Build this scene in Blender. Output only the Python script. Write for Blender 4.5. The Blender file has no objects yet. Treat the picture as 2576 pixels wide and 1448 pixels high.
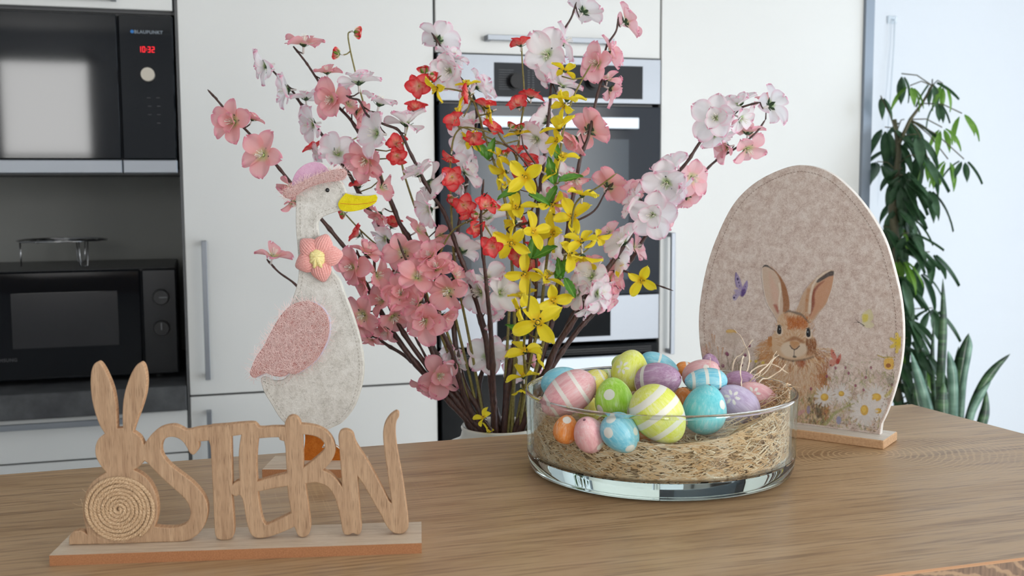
import bpy, math, random
import numpy as np
from mathutils import Vector, Matrix

# ---------------------------------------------------------------- camera, light, exposure
scn = bpy.context.scene
col = scn.collection
F, CX, CY = 2700.0, 1288.0, 724.0
PHI, PITCH, ROLL = math.radians(16.3), math.radians(5.5), math.radians(0.27)
CAM = Vector((0, 0, 1.39))
FWD = Vector((math.sin(PHI) * math.cos(PITCH), math.cos(PHI) * math.cos(PITCH), -math.sin(PITCH)))
R0 = Vector((math.cos(PHI), -math.sin(PHI), 0))
U0 = R0.cross(FWD)
RGT = (R0 * math.cos(ROLL) - U0 * math.sin(ROLL)).normalized()
UP = (U0 * math.cos(ROLL) + R0 * math.sin(ROLL)).normalized()
cd = bpy.data.cameras.new('camera')
cam = bpy.data.objects.new('camera', cd)
col.objects.link(cam)
cam.matrix_world = Matrix((
    (RGT.x, UP.x, -FWD.x, CAM.x), (RGT.y, UP.y, -FWD.y, CAM.y), (RGT.z, UP.z, -FWD.z, CAM.z), (0, 0, 0, 1)))
cd.sensor_width = 36
cd.lens = F / 2576 * 36
cd.clip_start = .02
cd.dof.use_dof = True
cd.dof.focus_distance = 1.26
cd.dof.aperture_fstop = 9.0
scn.camera = cam

scn.view_settings.view_transform = 'Standard'
scn.view_settings.look = 'None'
scn.view_settings.gamma = 1
scn.view_settings.use_curve_mapping = False
scn.view_settings.exposure = 0.30

w = bpy.data.worlds.new('sky'); scn.world = w; w.use_nodes = True
bg = w.node_tree.nodes['Background']
bg.inputs[0].default_value = (.72, .86, 1, 1); bg.inputs[1].default_value = 1.4


def area(name, loc, rot, sx, sy, power, color):
    l = bpy.data.lights.new(name, 'AREA'); l.shape = 'RECTANGLE'; l.size = sx; l.size_y = sy
    l.energy = power; l.color = color
    o = bpy.data.objects.new(name, l); col.objects.link(o); o.location = loc; o.rotation_euler = rot
    return o


# daylight through the big window on the right (x = 3.5) and the two behind the camera
area('daylight_right', (3.62, 1.0, 1.3), (0, math.radians(90), 0), 2.1, 3.2, 22, (.82, .91, 1))
area('daylight_back', (-1.02, -3.14, 1.65), (math.radians(90), 0, 0), .8, 1.4, 46, (1, .985, .96))
area('daylight_back_wide', (2.7, -3.14, 1.35), (math.radians(90), 0, 0), 1.3, 1.9, 98, (1, .985, .96))

# ---------------------------------------------------------------- projection helpers


def ray(px, py):
    return FWD + RGT * ((px - CX) / F) - UP * ((py - CY) / F)


def at(px, py, z):
    return CAM + ray(px, py) * z


def on(px, py, p0, n):
    d = ray(px, py)
    return CAM + d * ((Vector(p0) - CAM).dot(n) / d.dot(n))


def atz(px, py, z):
    return on(px, py, (0, 0, z), Vector((0, 0, 1)))


TZ = 1.06          # top of the oak bar
YK = 2.71          # kitchen fronts


def T(px, py): return atz(px, py, TZ)
def K(px, py, dy=0.): return on(px, py, (0, YK + dy, 0), Vector((0, 1, 0)))


# ---------------------------------------------------------------- object helpers
MW = {}


def link(name, data, parent=None, local=None):
    o = bpy.data.objects.new(name, data)
    col.objects.link(o)
    if parent is not None:
        o.parent = parent
        MW[o.name] = MW[parent.name] @ (local or Matrix())
    else:
        MW[o.name] = local or Matrix()
    if local is not None:
        o.matrix_local = local
    return o


def tag(o, label=None, cat=None, group=None, kind=None):
    if label: o['label'] = label
    if cat: o['category'] = cat
    if group: o['group'] = group
    if kind: o['kind'] = kind
    return o


def thing(name, label, cat, loc=(0, 0, 0), yaw=0, group=None):
    m = Matrix.Translation(Vector(loc)) @ Matrix.Rotation(yaw, 4, 'Z')
    o = link(name, None, None, m)
    o.matrix_world = m
    o.empty_display_size = .02
    return tag(o, label, cat, group)


class MB:
    """collects geometry (world coordinates unless said otherwise)"""
    def __init__(s): s.v = []; s.f = []; s.m = []

    def add(s, vs, fs, mi=0):
        b = len(s.v); s.v += [tuple(v) for v in vs]
        s.f += [tuple(b + i for i in f) for f in fs]; s.m += [mi] * len(fs)
        return s

    def box(s, a, b, mi=0, bev=0):
        x0, y0, z0 = [min(a[i], b[i]) for i in range(3)]; x1, y1, z1 = [max(a[i], b[i]) for i in range(3)]
        if bev <= 0:
            vs = [(x, y, z) for z in (z0, z1) for y in (y0, y1) for x in (x0, x1)]
            return s.add(vs, [(0, 2, 3, 1), (4, 5, 7, 6), (0, 1, 5, 4), (2, 6, 7, 3), (0, 4, 6, 2), (1, 3, 7, 5)], mi)
        e = min(bev, (x1 - x0) / 2.01, (y1 - y0) / 2.01, (z1 - z0) / 2.01)
        vs = []
        for sz in (0, 1):
            for sy in (0, 1):
                for sx in (0, 1):
                    c = [(x0, x1)[sx], (y0, y1)[sy], (z0, z1)[sz]]; sg = [(1, -1)[sx], (1, -1)[sy], (1, -1)[sz]]
                    for ax in range(3):
                        p = [c[k] + (0 if k == ax else sg[k] * e) for k in range(3)]
                        vs.append(tuple(p))
        I = lambda sx, sy, sz, ax: ((sz * 2 + sy) * 2 + sx) * 3 + ax
        fs = []
        for q in (0, 1):
            f = [I(q, 0, 0, 0), I(q, 1, 0, 0), I(q, 1, 1, 0), I(q, 0, 1, 0)]; fs.append(f if q else f[::-1])
            f = [I(0, q, 0, 1), I(0, q, 1, 1), I(1, q, 1, 1), I(1, q, 0, 1)]; fs.append(f if q else f[::-1])
            f = [I(0, 0, q, 2), I(1, 0, q, 2), I(1, 1, q, 2), I(0, 1, q, 2)]; fs.append(f if q else f[::-1])
        for a_ in (0, 1):
            for b_ in (0, 1):
                f = [I(0, a_, b_, 1), I(1, a_, b_, 1), I(1, a_, b_, 2), I(0, a_, b_, 2)]; fs.append(f if a_ == b_ else f[::-1])
                f = [I(a_, 0, b_, 2), I(a_, 1, b_, 2), I(a_, 1, b_, 0), I(a_, 0, b_, 0)]; fs.append(f if a_ == b_ else f[::-1])
                f = [I(a_, b_, 0, 0), I(a_, b_, 1, 0), I(a_, b_, 1, 1), I(a_, b_, 0, 1)]; fs.append(f if a_ == b_ else f[::-1])
        for sx in (0, 1):
            for sy in (0, 1):
                for sz in (0, 1):
                    f = [I(sx, sy, sz, 0), I(sx, sy, sz, 1), I(sx, sy, sz, 2)]
                    fs.append(f if (sx + sy + sz) % 2 else f[::-1])
        return s.add(vs, fs, mi)

    def obox(s, c, ax, ay, az, hx, hy, hz, mi=0):
        c = Vector(c)
        vs = [c + ax * (i * hx) + ay * (j * hy) + az * (k * hz) for k in (-1, 1) for j in (-1, 1) for i in (-1, 1)]
        return s.add(vs, [(0, 2, 3, 1), (4, 5, 7, 6), (0, 1, 5, 4), (2, 6, 7, 3), (0, 4, 6, 2), (1, 3, 7, 5)], mi)

    def tube(s, pts, rad, seg=6, mi=0, cap=True, flat=1.0):
        pts = [Vector(p) for p in pts]; n = len(pts)
        if not hasattr(rad, '__len__'): rad = [rad] * n
        t0 = (pts[1] - pts[0]).normalized()
        a = t0.orthogonal().normalized()
        b = len(s.v)
        for i in range(n):
            t = (pts[min(i + 1, n - 1)] - pts[max(i - 1, 0)])
            if t.length < 1e-9: t = t0
            t.normalize()
            a = (a - t * a.dot(t))
            a = a.normalized() if a.length > 1e-6 else t.orthogonal().normalized()
            c = t.cross(a)
            for k in range(seg):
                th = 2 * math.pi * k / seg
                s.v.append(tuple(pts[i] + (a * math.cos(th) + c * math.sin(th) * flat) * rad[i]))
        for i in range(n - 1):
            for k in range(seg):
                k2 = (k + 1) % seg
                s.f.append((b + i * seg + k, b + i * seg + k2, b + (i + 1) * seg + k2, b + (i + 1) * seg + k)); s.m.append(mi)
        if cap:
            s.f.append(tuple(b + k for k in range(seg))[::-1]); s.m.append(mi)
            s.f.append(tuple(b + (n - 1) * seg + k for k in range(seg))); s.m.append(mi)
        return s

    def lathe(s, prof, c=(0, 0, 0), seg=48, mi=0, ribs=0, amp=0, closed=False):
        b = len(s.v); n = len(prof)
        for (r, z) in prof:
            for k in range(seg):
                th = 2 * math.pi * k / seg
                rr = r * (1 + (amp * math.cos(ribs * th) if ribs else 0))
                s.v.append((c[0] + rr * math.cos(th), c[1] + rr * math.sin(th), c[2] + z))
        for i in range(n if closed else n - 1):
            j = (i + 1) % n
            for k in range(seg):
                k2 = (k + 1) % seg
                s.f.append((b + i * seg + k, b + i * seg + k2, b + j * seg + k2, b + j * seg + k)); s.m.append(mi)
        return s

    def ball(s, c, r, mi=0, u=8, v=6, sc=(1, 1, 1)):
        b = len(s.v)
        for i in range(v + 1):
            ph = math.pi * i / v
            for k in range(u):
                th = 2 * math.pi * k / u
                s.v.append((c[0] + r * sc[0] * math.sin(ph) * math.cos(th), c[1] + r * sc[1] * math.sin(ph) * math.sin(th), c[2] + r * sc[2] * math.cos(ph)))
        for i in range(v):
            for k in range(u):
                k2 = (k + 1) % u
                s.f.append((b + i * u + k, b + (i + 1) * u + k, b + (i + 1) * u + k2, b + i * u + k2)); s.m.append(mi)
        return s

    def mesh(s, name, mats, smooth=False, inv=None, angle=None):
        me = bpy.data.meshes.new(name)
        vs = s.v
        if inv is not None: vs = [tuple(inv @ Vector(v)) for v in vs]
        me.from_pydata(vs, [], s.f)
        for m in (mats if isinstance(mats, (list, tuple)) else [mats]): me.materials.append(m)
        if any(s.m): me.polygons.foreach_set('material_index', s.m)
        if smooth: me.polygons.foreach_set('use_smooth', [True] * len(s.f))
        me.validate(clean_customdata=False)
        me.update()
        if angle is not None and smooth:
            me.set_sharp_from_angle(angle=math.radians(angle))
        return me

    def build(s, name, mats, parent=None, smooth=False, angle=None, label=None, kind=None):
        inv = MW[parent.name].inverted() if parent is not None else None
        o = link(name, s.mesh(name, mats, smooth, inv, angle), parent)
        if label: o['label'] = label
        if kind: o['kind'] = kind
        return o


def struct(name, mb, m, parent=None, smooth=False):
    o = mb.build(name, m, parent, smooth)
    if parent is None: o['kind'] = 'structure'
    return o


def catmull(pts, n=6, closed=False):
    P = [np.array(p[:2] if len(p) == 3 and isinstance(p[2], str) else p, float) for p in pts]
    C = [len(p) == 3 and isinstance(p[2], str) for p in pts]
    N = len(P); out = []
    R = range(N) if closed else range(N - 1)
    for i in R:
        p0 = P[(i - 1) % N] if closed or i > 0 else P[i]
        p1 = P[i]; p2 = P[(i + 1) % N]
        p3 = P[(i + 2) % N] if closed or i + 2 < N else p2
        l = np.linalg.norm(p2 - p1)
        def tan(a, b, c):
            d = c - a; la = np.linalg.norm(b - a); lc = np.linalg.norm(c - b)
            return d / (la + lc + 1e-9) * l
        t1 = (p2 - p1) * .6 if C[i] else tan(p0, p1, p2)
        t2 = (p2 - p1) * .6 if C[(i + 1) % N] else tan(p1, p2, p3)
        for k in range(n):
            t = k / n; t_2 = t * t; t_3 = t_2 * t
            out.append((2 * t_3 - 3 * t_2 + 1) * p1 + (t_3 - 2 * t_2 + t) * t1 + (-2 * t_3 + 3 * t_2) * p2 + (t_3 - t_2) * t2)
    if not closed: out.append(P[-1])
    return out


# ---------------------------------------------------------------- materials
def sock(nt, s, v):
    if hasattr(v, 'is_output') or isinstance(v, bpy.types.NodeSocket): nt.links.new(v, s)
    elif isinstance(v, (tuple, list)) and s.type == 'RGBA' and len(v) == 3: s.default_value = (*v, 1)
    else: s.default_value = v


class Mat:
    def __init__(s, name):
        s.m = bpy.data.materials.new(name); s.m.use_nodes = True; s.nt = s.m.node_tree
        s.b = s.nt.nodes['Principled BSDF']; s.out = s.nt.nodes['Material Output']
        s._tc = None

    @property
    def tc(s):
        if s._tc is None: s._tc = s.nt.nodes.new('ShaderNodeTexCoord')
        return s._tc

    def obj(s): return s.tc.outputs['Object']

    def map(s, v, scale=(1, 1, 1), loc=(0, 0, 0), rot=(0, 0, 0)):
        n = s.nt.nodes.new('ShaderNodeMapping'); s.nt.links.new(v, n.inputs[0])
        n.inputs['Scale'].default_value = scale; n.inputs['Location'].default_value = loc; n.inputs['Rotation'].default_value = rot
        return n.outputs[0]

    def noise(s, v, scale=5, detail=3, rough=.5, dist=0, out='Fac'):
        n = s.nt.nodes.new('ShaderNodeTexNoise'); s.nt.links.new(v, n.inputs['Vector'])
        n.inputs['Scale'].default_value = scale; n.inputs['Detail'].default_value = detail
        n.inputs['Roughness'].default_value = rough; n.inputs['Distortion'].default_value = dist
        return n.outputs[out]

    def ramp(s, f, stops, interp='LINEAR'):
        n = s.nt.nodes.new('ShaderNodeValToRGB'); s.nt.links.new(f, n.inputs[0]); r = n.color_ramp; r.interpolation = interp
        while len(r.elements) < len(stops): r.elements.new(.5)
        for e, (p, c) in zip(r.elements, stops):
            e.position = p; e.color = (*c, 1) if hasattr(c, '__len__') else (c, c, c, 1)
        return n.outputs[0]

    def math(s, op, a, b=0., c=0.):
        n = s.nt.nodes.new('ShaderNodeMath'); n.operation = op
        for i, v in enumerate((a, b, c)): sock(s.nt, n.inputs[i], v)
        return n.outputs[0]

    def vmath(s, op, a, b=(0, 0, 0), out=0):
        n = s.nt.nodes.new('ShaderNodeVectorMath'); n.operation = op
        sock(s.nt, n.inputs[0], a); sock(s.nt, n.inputs[1], b)
        return n.outputs[out]

    def xyz(s, v):
        n = s.nt.nodes.new('ShaderNodeSeparateXYZ'); s.nt.links.new(v, n.inputs[0]); return n.outputs

    def mix(s, f, a, b, mode='MIX'):
        n = s.nt.nodes.new('ShaderNodeMix'); n.data_type = 'RGBA'; n.blend_type = mode
        sock(s.nt, n.inputs[0], f); sock(s.nt, n.inputs[6], a); sock(s.nt, n.inputs[7], b)
        return n.outputs[2]

    def attr(s, name, out='Fac'):
        n = s.nt.nodes.new('ShaderNodeAttribute'); n.attribute_name = name; return n.outputs[out]

    def rnd(s):
        return s.nt.nodes.new('ShaderNodeObjectInfo').outputs['Random']

    def bump(s, h, strength=.3, dist=.001):
        n = s.nt.nodes.new('ShaderNodeBump'); n.inputs['Strength'].default_value = strength
        n.inputs['Distance'].default_value = dist; s.nt.links.new(h, n.inputs['Height'])
        s.nt.links.new(n.outputs[0], s.b.inputs['Normal']); return n.outputs[0]

    def set(s, **k):
        names = dict(color='Base Color', rough='Roughness', metal='Metallic', spec='Specular IOR Level', ior='IOR',
                     trans='Transmission Weight', coat='Coat Weight', coatr='Coat Roughness', sheen='Sheen Weight',
                     emit='Emission Color', es='Emission Strength', alpha='Alpha', sss='Subsurface Weight', aniso='Anisotropic')
        for a, v in k.items(): sock(s.nt, s.b.inputs[names[a]], v)
        return s


def plain(name, color, rough=.5, **k):
    return Mat(name).set(color=color, rough=rough, **k).m


def srgb(r, g, b):
    f = lambda c: (c / 255 / 12.92) if c / 255 <= .04045 else ((c / 255 + .055) / 1.055) ** 2.4
    return (f(r), f(g), f(b))


def thin(M, color, trans=.35, rough=.6, spec=True):
    """thin petal / leaf: diffuse front mixed with light coming through"""
    nt = M.nt
    d = nt.nodes.new('ShaderNodeBsdfTranslucent'); sock(nt, d.inputs['Color'], color)
    M.set(color=color, rough=rough)
    mx = nt.nodes.new('ShaderNodeMixShader'); mx.inputs[0].default_value = trans
    nt.links.new(M.b.outputs[0], mx.inputs[1]); nt.links.new(d.outputs[0], mx.inputs[2])
    nt.links.new(mx.outputs[0], M.out.inputs['Surface'])
    return M.m


def wood(name, c0, c1, c2, scale=1.0, axis='X', rough=.5, pores=None, bump=.15, pore_mix=.55):
    """grain running along the given local axis"""
    M = Mat(name); s = {'X': (1, 14, 14), 'Z': (14, 14, 1)}[axis]
    v = M.map(M.obj(), tuple(k * scale for k in s))
    n1 = M.noise(v, 3, 5, .6, .6)
    s2 = {'X': (10, 430, 430), 'Z': (430, 430, 10)}[axis]
    n2 = M.noise(M.map(M.obj(), tuple(k * scale for k in s2)), 1.6, 2, .5)
    c = M.ramp(n1, [(.3, c0), (.55, c1), (.75, c2)])
    p = M.ramp(n2, [(.34, .0), (.44, 1.)])
    c = M.mix(M.math('MULTIPLY', M.math('SUBTRACT', 1., p), pore_mix), c, pores or tuple(k * .45 for k in c0))
    M.set(color=c, rough=rough)
    M.bump(n2, bump, .0006)
    return M.m


def felt(name, ca, cb, cc, scale=1.0, bump=.6):
    M = Mat(name); v = M.obj()
    big = M.noise(v, 85 * scale, 7, .78, .35)
    fib = M.noise(v, 420 * scale, 3, .7, 1.5)
    f = M.math('ADD', M.math('MULTIPLY', big, .62), M.math('MULTIPLY', fib, .38))
    c = M.ramp(f, [(.36, ca), (.5, cb), (.63, cc)])
    M.set(color=c, rough=.95, spec=.1, sheen=.25)
    M.bump(fib, bump, .0012)
    return M.m


gloss_white = plain('gloss_white', srgb(224, 223, 219), .24)
edge_grey = plain('edge_grey', srgb(120, 124, 130), .4)
dark_gap = plain('dark_gap', srgb(40, 40, 42), .8)
steel = Mat('brushed_steel')
steel.set(color=srgb(150, 154, 160), metal=1., rough=.45)
_v = steel.noise(steel.map(steel.obj(), (1, 1, 300)), 3, 2)
steel.bump(_v, .05, .0005)
steel = steel.m
black_glass = plain('black_glass', (.005, .006, .008), .05, spec=.34)
black_glass_low = plain('black_glass_low', (.004, .005, .006), .06, spec=.16)
black_plastic = plain('black_plastic', (.012, .012, .013), .3)
chrome = plain('chrome_wire', (.55, .55, .56), .2, metal=1.)
# ---------------------------------------------------------------- the room
wm = Mat('wall_paint'); wm.set(color=srgb(226, 229, 233), rough=.85)
wm.bump(wm.noise(wm.obj(), 90, 4, .6), .25, .002); wall_paint = wm.m
ceil_m = plain('ceiling_paint', srgb(238, 238, 236), .9)
fm = Mat('floor_tiles'); fm.set(color=fm.ramp(fm.noise(fm.obj(), 3, 3), [(.3, srgb(206, 205, 202)), (.7, srgb(220, 219, 216))]), rough=.35); floor_m = fm.m

X0, X1, Y0, Y1, H = -2.6, 3.5, -3.0, 3.32, 2.5
struct('floor', MB().box((X0, Y0, -.1), (X1, Y1, 0)), floor_m)
struct('ceiling', MB().box((X0, Y0, H), (X1, Y1, H + .1)), ceil_m)
struct('wall_back', MB().box((X0 - .1, Y1, -.1), (X1 + .2, Y1 + .1, H + .1)), wall_paint)
struct('wall_left', MB().box((X0 - .1, Y0 - .1, -.1), (X0, Y1, H + .1)), wall_paint)


def holed(axis, c, t, a0, a1, holes):
    mb = MB(); cuts = sorted(holes)
    def bx(u0, u1, z0, z1):
        if u1 - u0 < 1e-4 or z1 - z0 < 1e-4: return
        if axis == 'x': mb.box((c, u0, z0), (c + t, u1, z1))
        else: mb.box((u0, c, z0), (u1, c + t, z1))
    p = a0
    for (u0, u1, z0, z1) in cuts:
        bx(p, u0, -.1, H + .1); bx(u0, u1, -.1, z0); bx(u0, u1, z1, H + .1); p = u1
    bx(p, a1, -.1, H + .1)
    return mb


struct('wall_right', holed('x', X1, .2, Y0 - .1, Y1, [(-.6, 2.6, .25, 2.35)]), wall_paint)
struct('wall_front', holed('y', Y0, -.2, X0 - .1, X1 + .2, [(-1.38, -.66, .95, 2.35), (2.05, 3.35, .4, 2.3)]), wall_paint)
frame_m = plain('window_frame', srgb(235, 235, 235), .4)
glassp = Mat('window_pane'); glassp.set(color=(1, 1, 1), rough=0., trans=1., ior=1.0, spec=0.); pane_m = glassp.m


def window(n, axis, c, u0, u1, z0, z1, mull):
    def B(mb, a0, a1, b0, b1):
        if axis == 'x': mb.box((c, a0, b0), (c + .06, a1, b1), bev=.004)
        else: mb.box((a0, c, b0), (a1, c - .06, b1), bev=.004)
    mb = MB(); f = .07
    B(mb, u0, u1, z0, z0 + f); B(mb, u0, u1, z1 - f, z1); B(mb, u0, u0 + f, z0, z1); B(mb, u1 - f, u1, z0, z1)
    for q in mull: B(mb, q - .05, q + .05, z0, z1)
    struct('window_%d' % n, mb, frame_m)


window(1, 'x', X1 + .02, -.6, 2.6, .25, 2.35, [1.0])
window(2, 'y', Y0 - .02, -1.38, -.66, .95, 2.35, [])
window(3, 'y', Y0 - .02, 2.05, 3.35, .4, 2.3, [2.7])
# roller shutter slats in the window behind the camera
bl = thing('roller_blind', 'white slatted blind half lowered in the window behind the viewer', 'blind', (-1.02, Y0 - .1, 1.02))
slat_m = plain('blind_slat', srgb(225, 225, 218), .5)
sl = MB().box((-.34, -.004, 0), (.34, .004, .022)).mesh('slat', slat_m)
for i in range(17):
    link('slat', sl, bl, Matrix.Translation((0, 0, .01 + i * .036)) @ Matrix.Rotation(.5, 4, 'X'))

# ---------------------------------------------------------------- kitchen fronts
def kx(px, py=500): return K(px, py).x
def kz(py, px): return K(px, py).z


XA0, XA1 = -1.35, kx(447, 300)
XB0, XB1 = kx(458, 400), kx(1093, 400)
XC0, XC1 = kx(1099, 400), kx(1657, 500)
XD0, XD1 = kx(1662, 400), kx(2164, 400)
XS0, XS1 = kx(2166, 300), kx(2187, 300)
TOP = 2.36
GAP_Z = kz(978, 800)
CT1 = kz(966, 470); CT0 = kz(1027, 470)
side_m = plain('carcass_grey', srgb(92, 92, 92), .5)


def door(parent, x0, x1, z0, z1, name='door'):
    return MB().box((x0, YK, z0), (x1, YK + .019, z1), bev=.0015).build(name, gloss_white, parent)


def bar_v(parent, x, z0, z1, w=.012):
    mb = MB().box((x - w / 2, YK - .034, z0), (x + w / 2, YK - .024, z1), bev=.001)
    mb.box((x - w / 2, YK - .026, z1 - .012), (x + w / 2, YK + .002, z1)); mb.box((x - w / 2, YK - .026, z0), (x + w / 2, YK + .002, z0 + .012))
    return mb.build('handle', steel, parent)


def bar_h(parent, x0, x1, z, h=.012):
    mb = MB().box((x0, YK - .034, z - h / 2), (x1, YK - .024, z + h / 2), bev=.001)
    mb.box((x0, YK - .026, z - h / 2), (x0 + .012, YK + .002, z + h / 2)); mb.box((x1 - .012, YK - .026, z - h / 2), (x1, YK + .002, z + h / 2))
    return mb.build('handle', steel, parent)


def carcass(parent, x0, x1, z0, z1, m=None):
    return MB().box((x0, YK + .021, z0), (x1, Y1 - .002, z1)).build('carcass', m or side_m, parent)


# tall cabinet between the niche and the ovens
tc = thing('tall_cabinet', 'tall glossy white cabinet behind the goose, left of the ovens', 'cabinet', ((XB0 + XB1) / 2, YK, 0))
carcass(tc, XB0 + .001, XB1, 0, TOP)
d = door(tc, XB0, XB1, GAP_Z + .0025, TOP - .002); bar_v(d, K(518, 780, -.03).x, K(526, 955, -.03).z, K(517, 606, -.03).z)
d = door(tc, XB0, XB1, .1, GAP_Z - .0025); bar_v(d, K(528, 1100, -.03).x, .45, K(528, 1036, -.03).z)
# right tall cabinet
td = thing('tall_cabinet', 'tall glossy white cabinet right of the ovens, behind the felt egg', 'cabinet', ((XD0 + XD1) / 2, YK, 0))
carcass(td, XD0, XD1, 0, TOP)
d = door(td, XD0, XD1, .1, TOP - .002); bar_v(d, K(1692, 740, -.03).x, K(1690, 890, -.03).z, K(1693, 585, -.03).z)
ep = thing('end_panel', 'narrow grey metal end strip closing the kitchen run on the right', 'panel', ((XS0 + XS1) / 2, YK, 0))
MB().box((XS0, YK - .012, 0), (XS1, Y1 - .002, TOP + .1)).build('strip', plain('strip_grey', srgb(138, 148, 160), .35, metal=.3), ep)
# oven column
oc = thing('oven_housing', 'white oven housing cabinet with lift-up door over the ovens', 'cabinet', ((XC0 + XC1) / 2, YK, 0))
zo1 = kz(143, 1370); zo0 = kz(862, 1370)
MB().box((XC0, YK + .40, 0), (XC1, Y1 - .002, TOP)).build('carcass', side_m, oc)
d = door(oc, XC0, XC1, zo1 + .004, TOP - .002, 'lift_door'); bar_h(d, K(1226, 103, -.03).x, K(1545, 105, -.03).x, kz(103, 1380), .014)
# oven
ov = thing('oven', 'built-in oven with steel control panel and dark glass door', 'oven', ((XC0 + XC1) / 2, YK, zo0))
x0, x1 = XC0 + .003, XC1 - .003
MB().box((x0 + .01, YK + .02, zo0 + .002), (x1 - .01, YK + .39, zo1)).build('body', black_plastic, ov)
zp = kz(258, 1370)
cp = MB().box((x0, YK - .012, zp), (x1, YK + .02, zo1), bev=.001).build('control_panel', steel, ov)
dx0, dx1, dz0, dz1 = kx(1240, 200), kx(1612, 200), kz(247, 1420), kz(163, 1420)
disp = Mat('display_dark'); disp.set(color=srgb(44, 46, 50), rough=.35, spec=.12); disp = disp.m
pan = MB().box((dx0, YK - .0135, dz0), (dx1, YK - .0115, dz1)).build('display', disp, cp)
kn = MB()
for q in (1292, 1487):
    c = K(q, 206)
    for (r, y0, y1) in ((.022, -.0136, -.02), (.0185, -.02, -.036)):
        kn = MB(); n = 28
        vs = [(c.x + r * math.cos(2 * math.pi * k / n), YK + y, c.z + r * math.sin(2 * math.pi * k / n)) for y in (y0, y1) for k in range(n)]
        fs = [(k, (k + 1) % n, n + (k + 1) % n, n + k) for k in range(n)] + [tuple(range(n, 2 * n))]
        kn.add(vs, fs).build('knob', plain('knob_black', (.01, .01, .011), .35, spec=.2), cp)
mk = MB()
grey_print = plain('grey_print', srgb(130, 132, 135), .6)
for j in range(9):
    z = dz0 + (dz1 - dz0) * (.22 + .07 * j)
    mk.box((dx0 + .012, YK - .0139, z), (dx0 + .052, YK - .0136, z + .0006))
    for q in (0, 1): mk.box((kx(1325) + q * .012, YK - .0139, z), (kx(1325) + q * .012 + .005, YK - .0136, z + .001))
mk.box((kx(1362, 207), YK - .0142, kz(212, 1375)), (kx(1388, 207), YK - .0137, kz(200, 1375)))
mk.build('printed_marks', grey_print, cp, kind='stuff')
od_z0 = kz(738, 1560)
door_glass = Mat('oven_glass'); door_glass.set(color=(.012, .018, .027), rough=.12, spec=.17); door_glass = door_glass.m
dg = MB().box((x0, YK - .016, od_z0), (x1, YK + .018, kz(266, 1370)), bev=.002).build('door', door_glass, ov)
wz0, wz1 = od_z0 + .04, kz(350, 1440)
MB().box((kx(1180), YK - .0175, wz0), (kx(1575), YK - .0155, wz1)).build('window', plain('oven_window', (.035, .050, .066), .16, spec=.2), dg)
hb = MB().box((kx(1200), YK - .055, kz(325, 1400)), (kx(1587), YK - .042, kz(296, 1400)), bev=.002)
for q in (1215, 1572): hb.box((kx(q) - .006, YK - .043, kz(318, 1400)), (kx(q) + .006, YK - .015, kz(302, 1400)))
hb.build('handle', plain('handle_satin', srgb(214, 222, 230), .45, metal=.3), dg)
lp = MB().box((x0, YK - .014, zo0), (x1, YK + .02, od_z0 - .003), bev=.001).build('lower_panel', steel, ov)
MB().box((kx(1245), YK - .0155, kz(848, 1400)), (kx(1532), YK - .0135, kz(760, 1400))).build('dark_inset', black_glass_low, lp)
# lower appliance
wd = thing('warming_oven', 'black glass lower oven with broad pale handle', 'oven', ((XC0 + XC1) / 2, YK, .3))
zl = kz(870, 1400)
fr = MB().box((x0, YK - .010, .30), (x1, YK + .38, zl), bev=.002).build('door', black_glass_low, wd)
for q in range(3):
    MB().box((x0 + .02, YK - .0112, zl - .012 - q * .006), (x1 - .02, YK - .0098, zl - .010 - q * .006)).build('vent_slot', black_plastic, wd)
hb = MB().box((kx(1180), YK - .055, kz(921, 1470)), (kx(1590), YK - .042, kz(890, 1470)), bev=.002)
for q in (1200, 1575): hb.box((kx(q) - .006, YK - .043, kz(915, 1470)), (kx(q) + .006, YK - .009, kz(897, 1470)))
hb.build('handle', bpy.data.materials['handle_satin'], fr)
MB().box((XC0, YK, .1), (XC1, YK + .019, .295), bev=.0015).build('drawer_front', gloss_white, oc)

# niche column on the left
nz1 = kz(440, 300)
up = thing('wall_cabinet', 'white wall cabinet above the built-in microwave', 'cabinet', ((XA0 + XA1) / 2, YK, nz1))
zmt = kz(30, 250)
carcass(up, XA0, XA1, zmt + .002, TOP)
d = door(up, XA0, XA1 - .004, kz(27, 250) + .006, TOP - .002)
bar_h(d, kx(-60, 2), kx(293, 2), kz(-4, 250), .012)
niche_m = plain('niche_back', srgb(158, 158, 152), .7)
cw = thing('niche_panel', 'grey back panel of the open niche behind the wire rack', 'panel', ((XA0 + XA1) / 2, Y1, CT1))
sp_ = thing('dividing_board', 'dark narrow dividing board between the niche and the tall white cabinet', 'panel', (XA1, YK, 0))
MB().box((XA0, Y1 - .02, CT1), (XA1, Y1 - .001, nz1)).build('back_panel', niche_m, cw)
MB().box((XA1 + .001, YK, 0), (XB0 - .001, Y1 - .001, TOP)).build('board', side_m, sp_)
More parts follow.
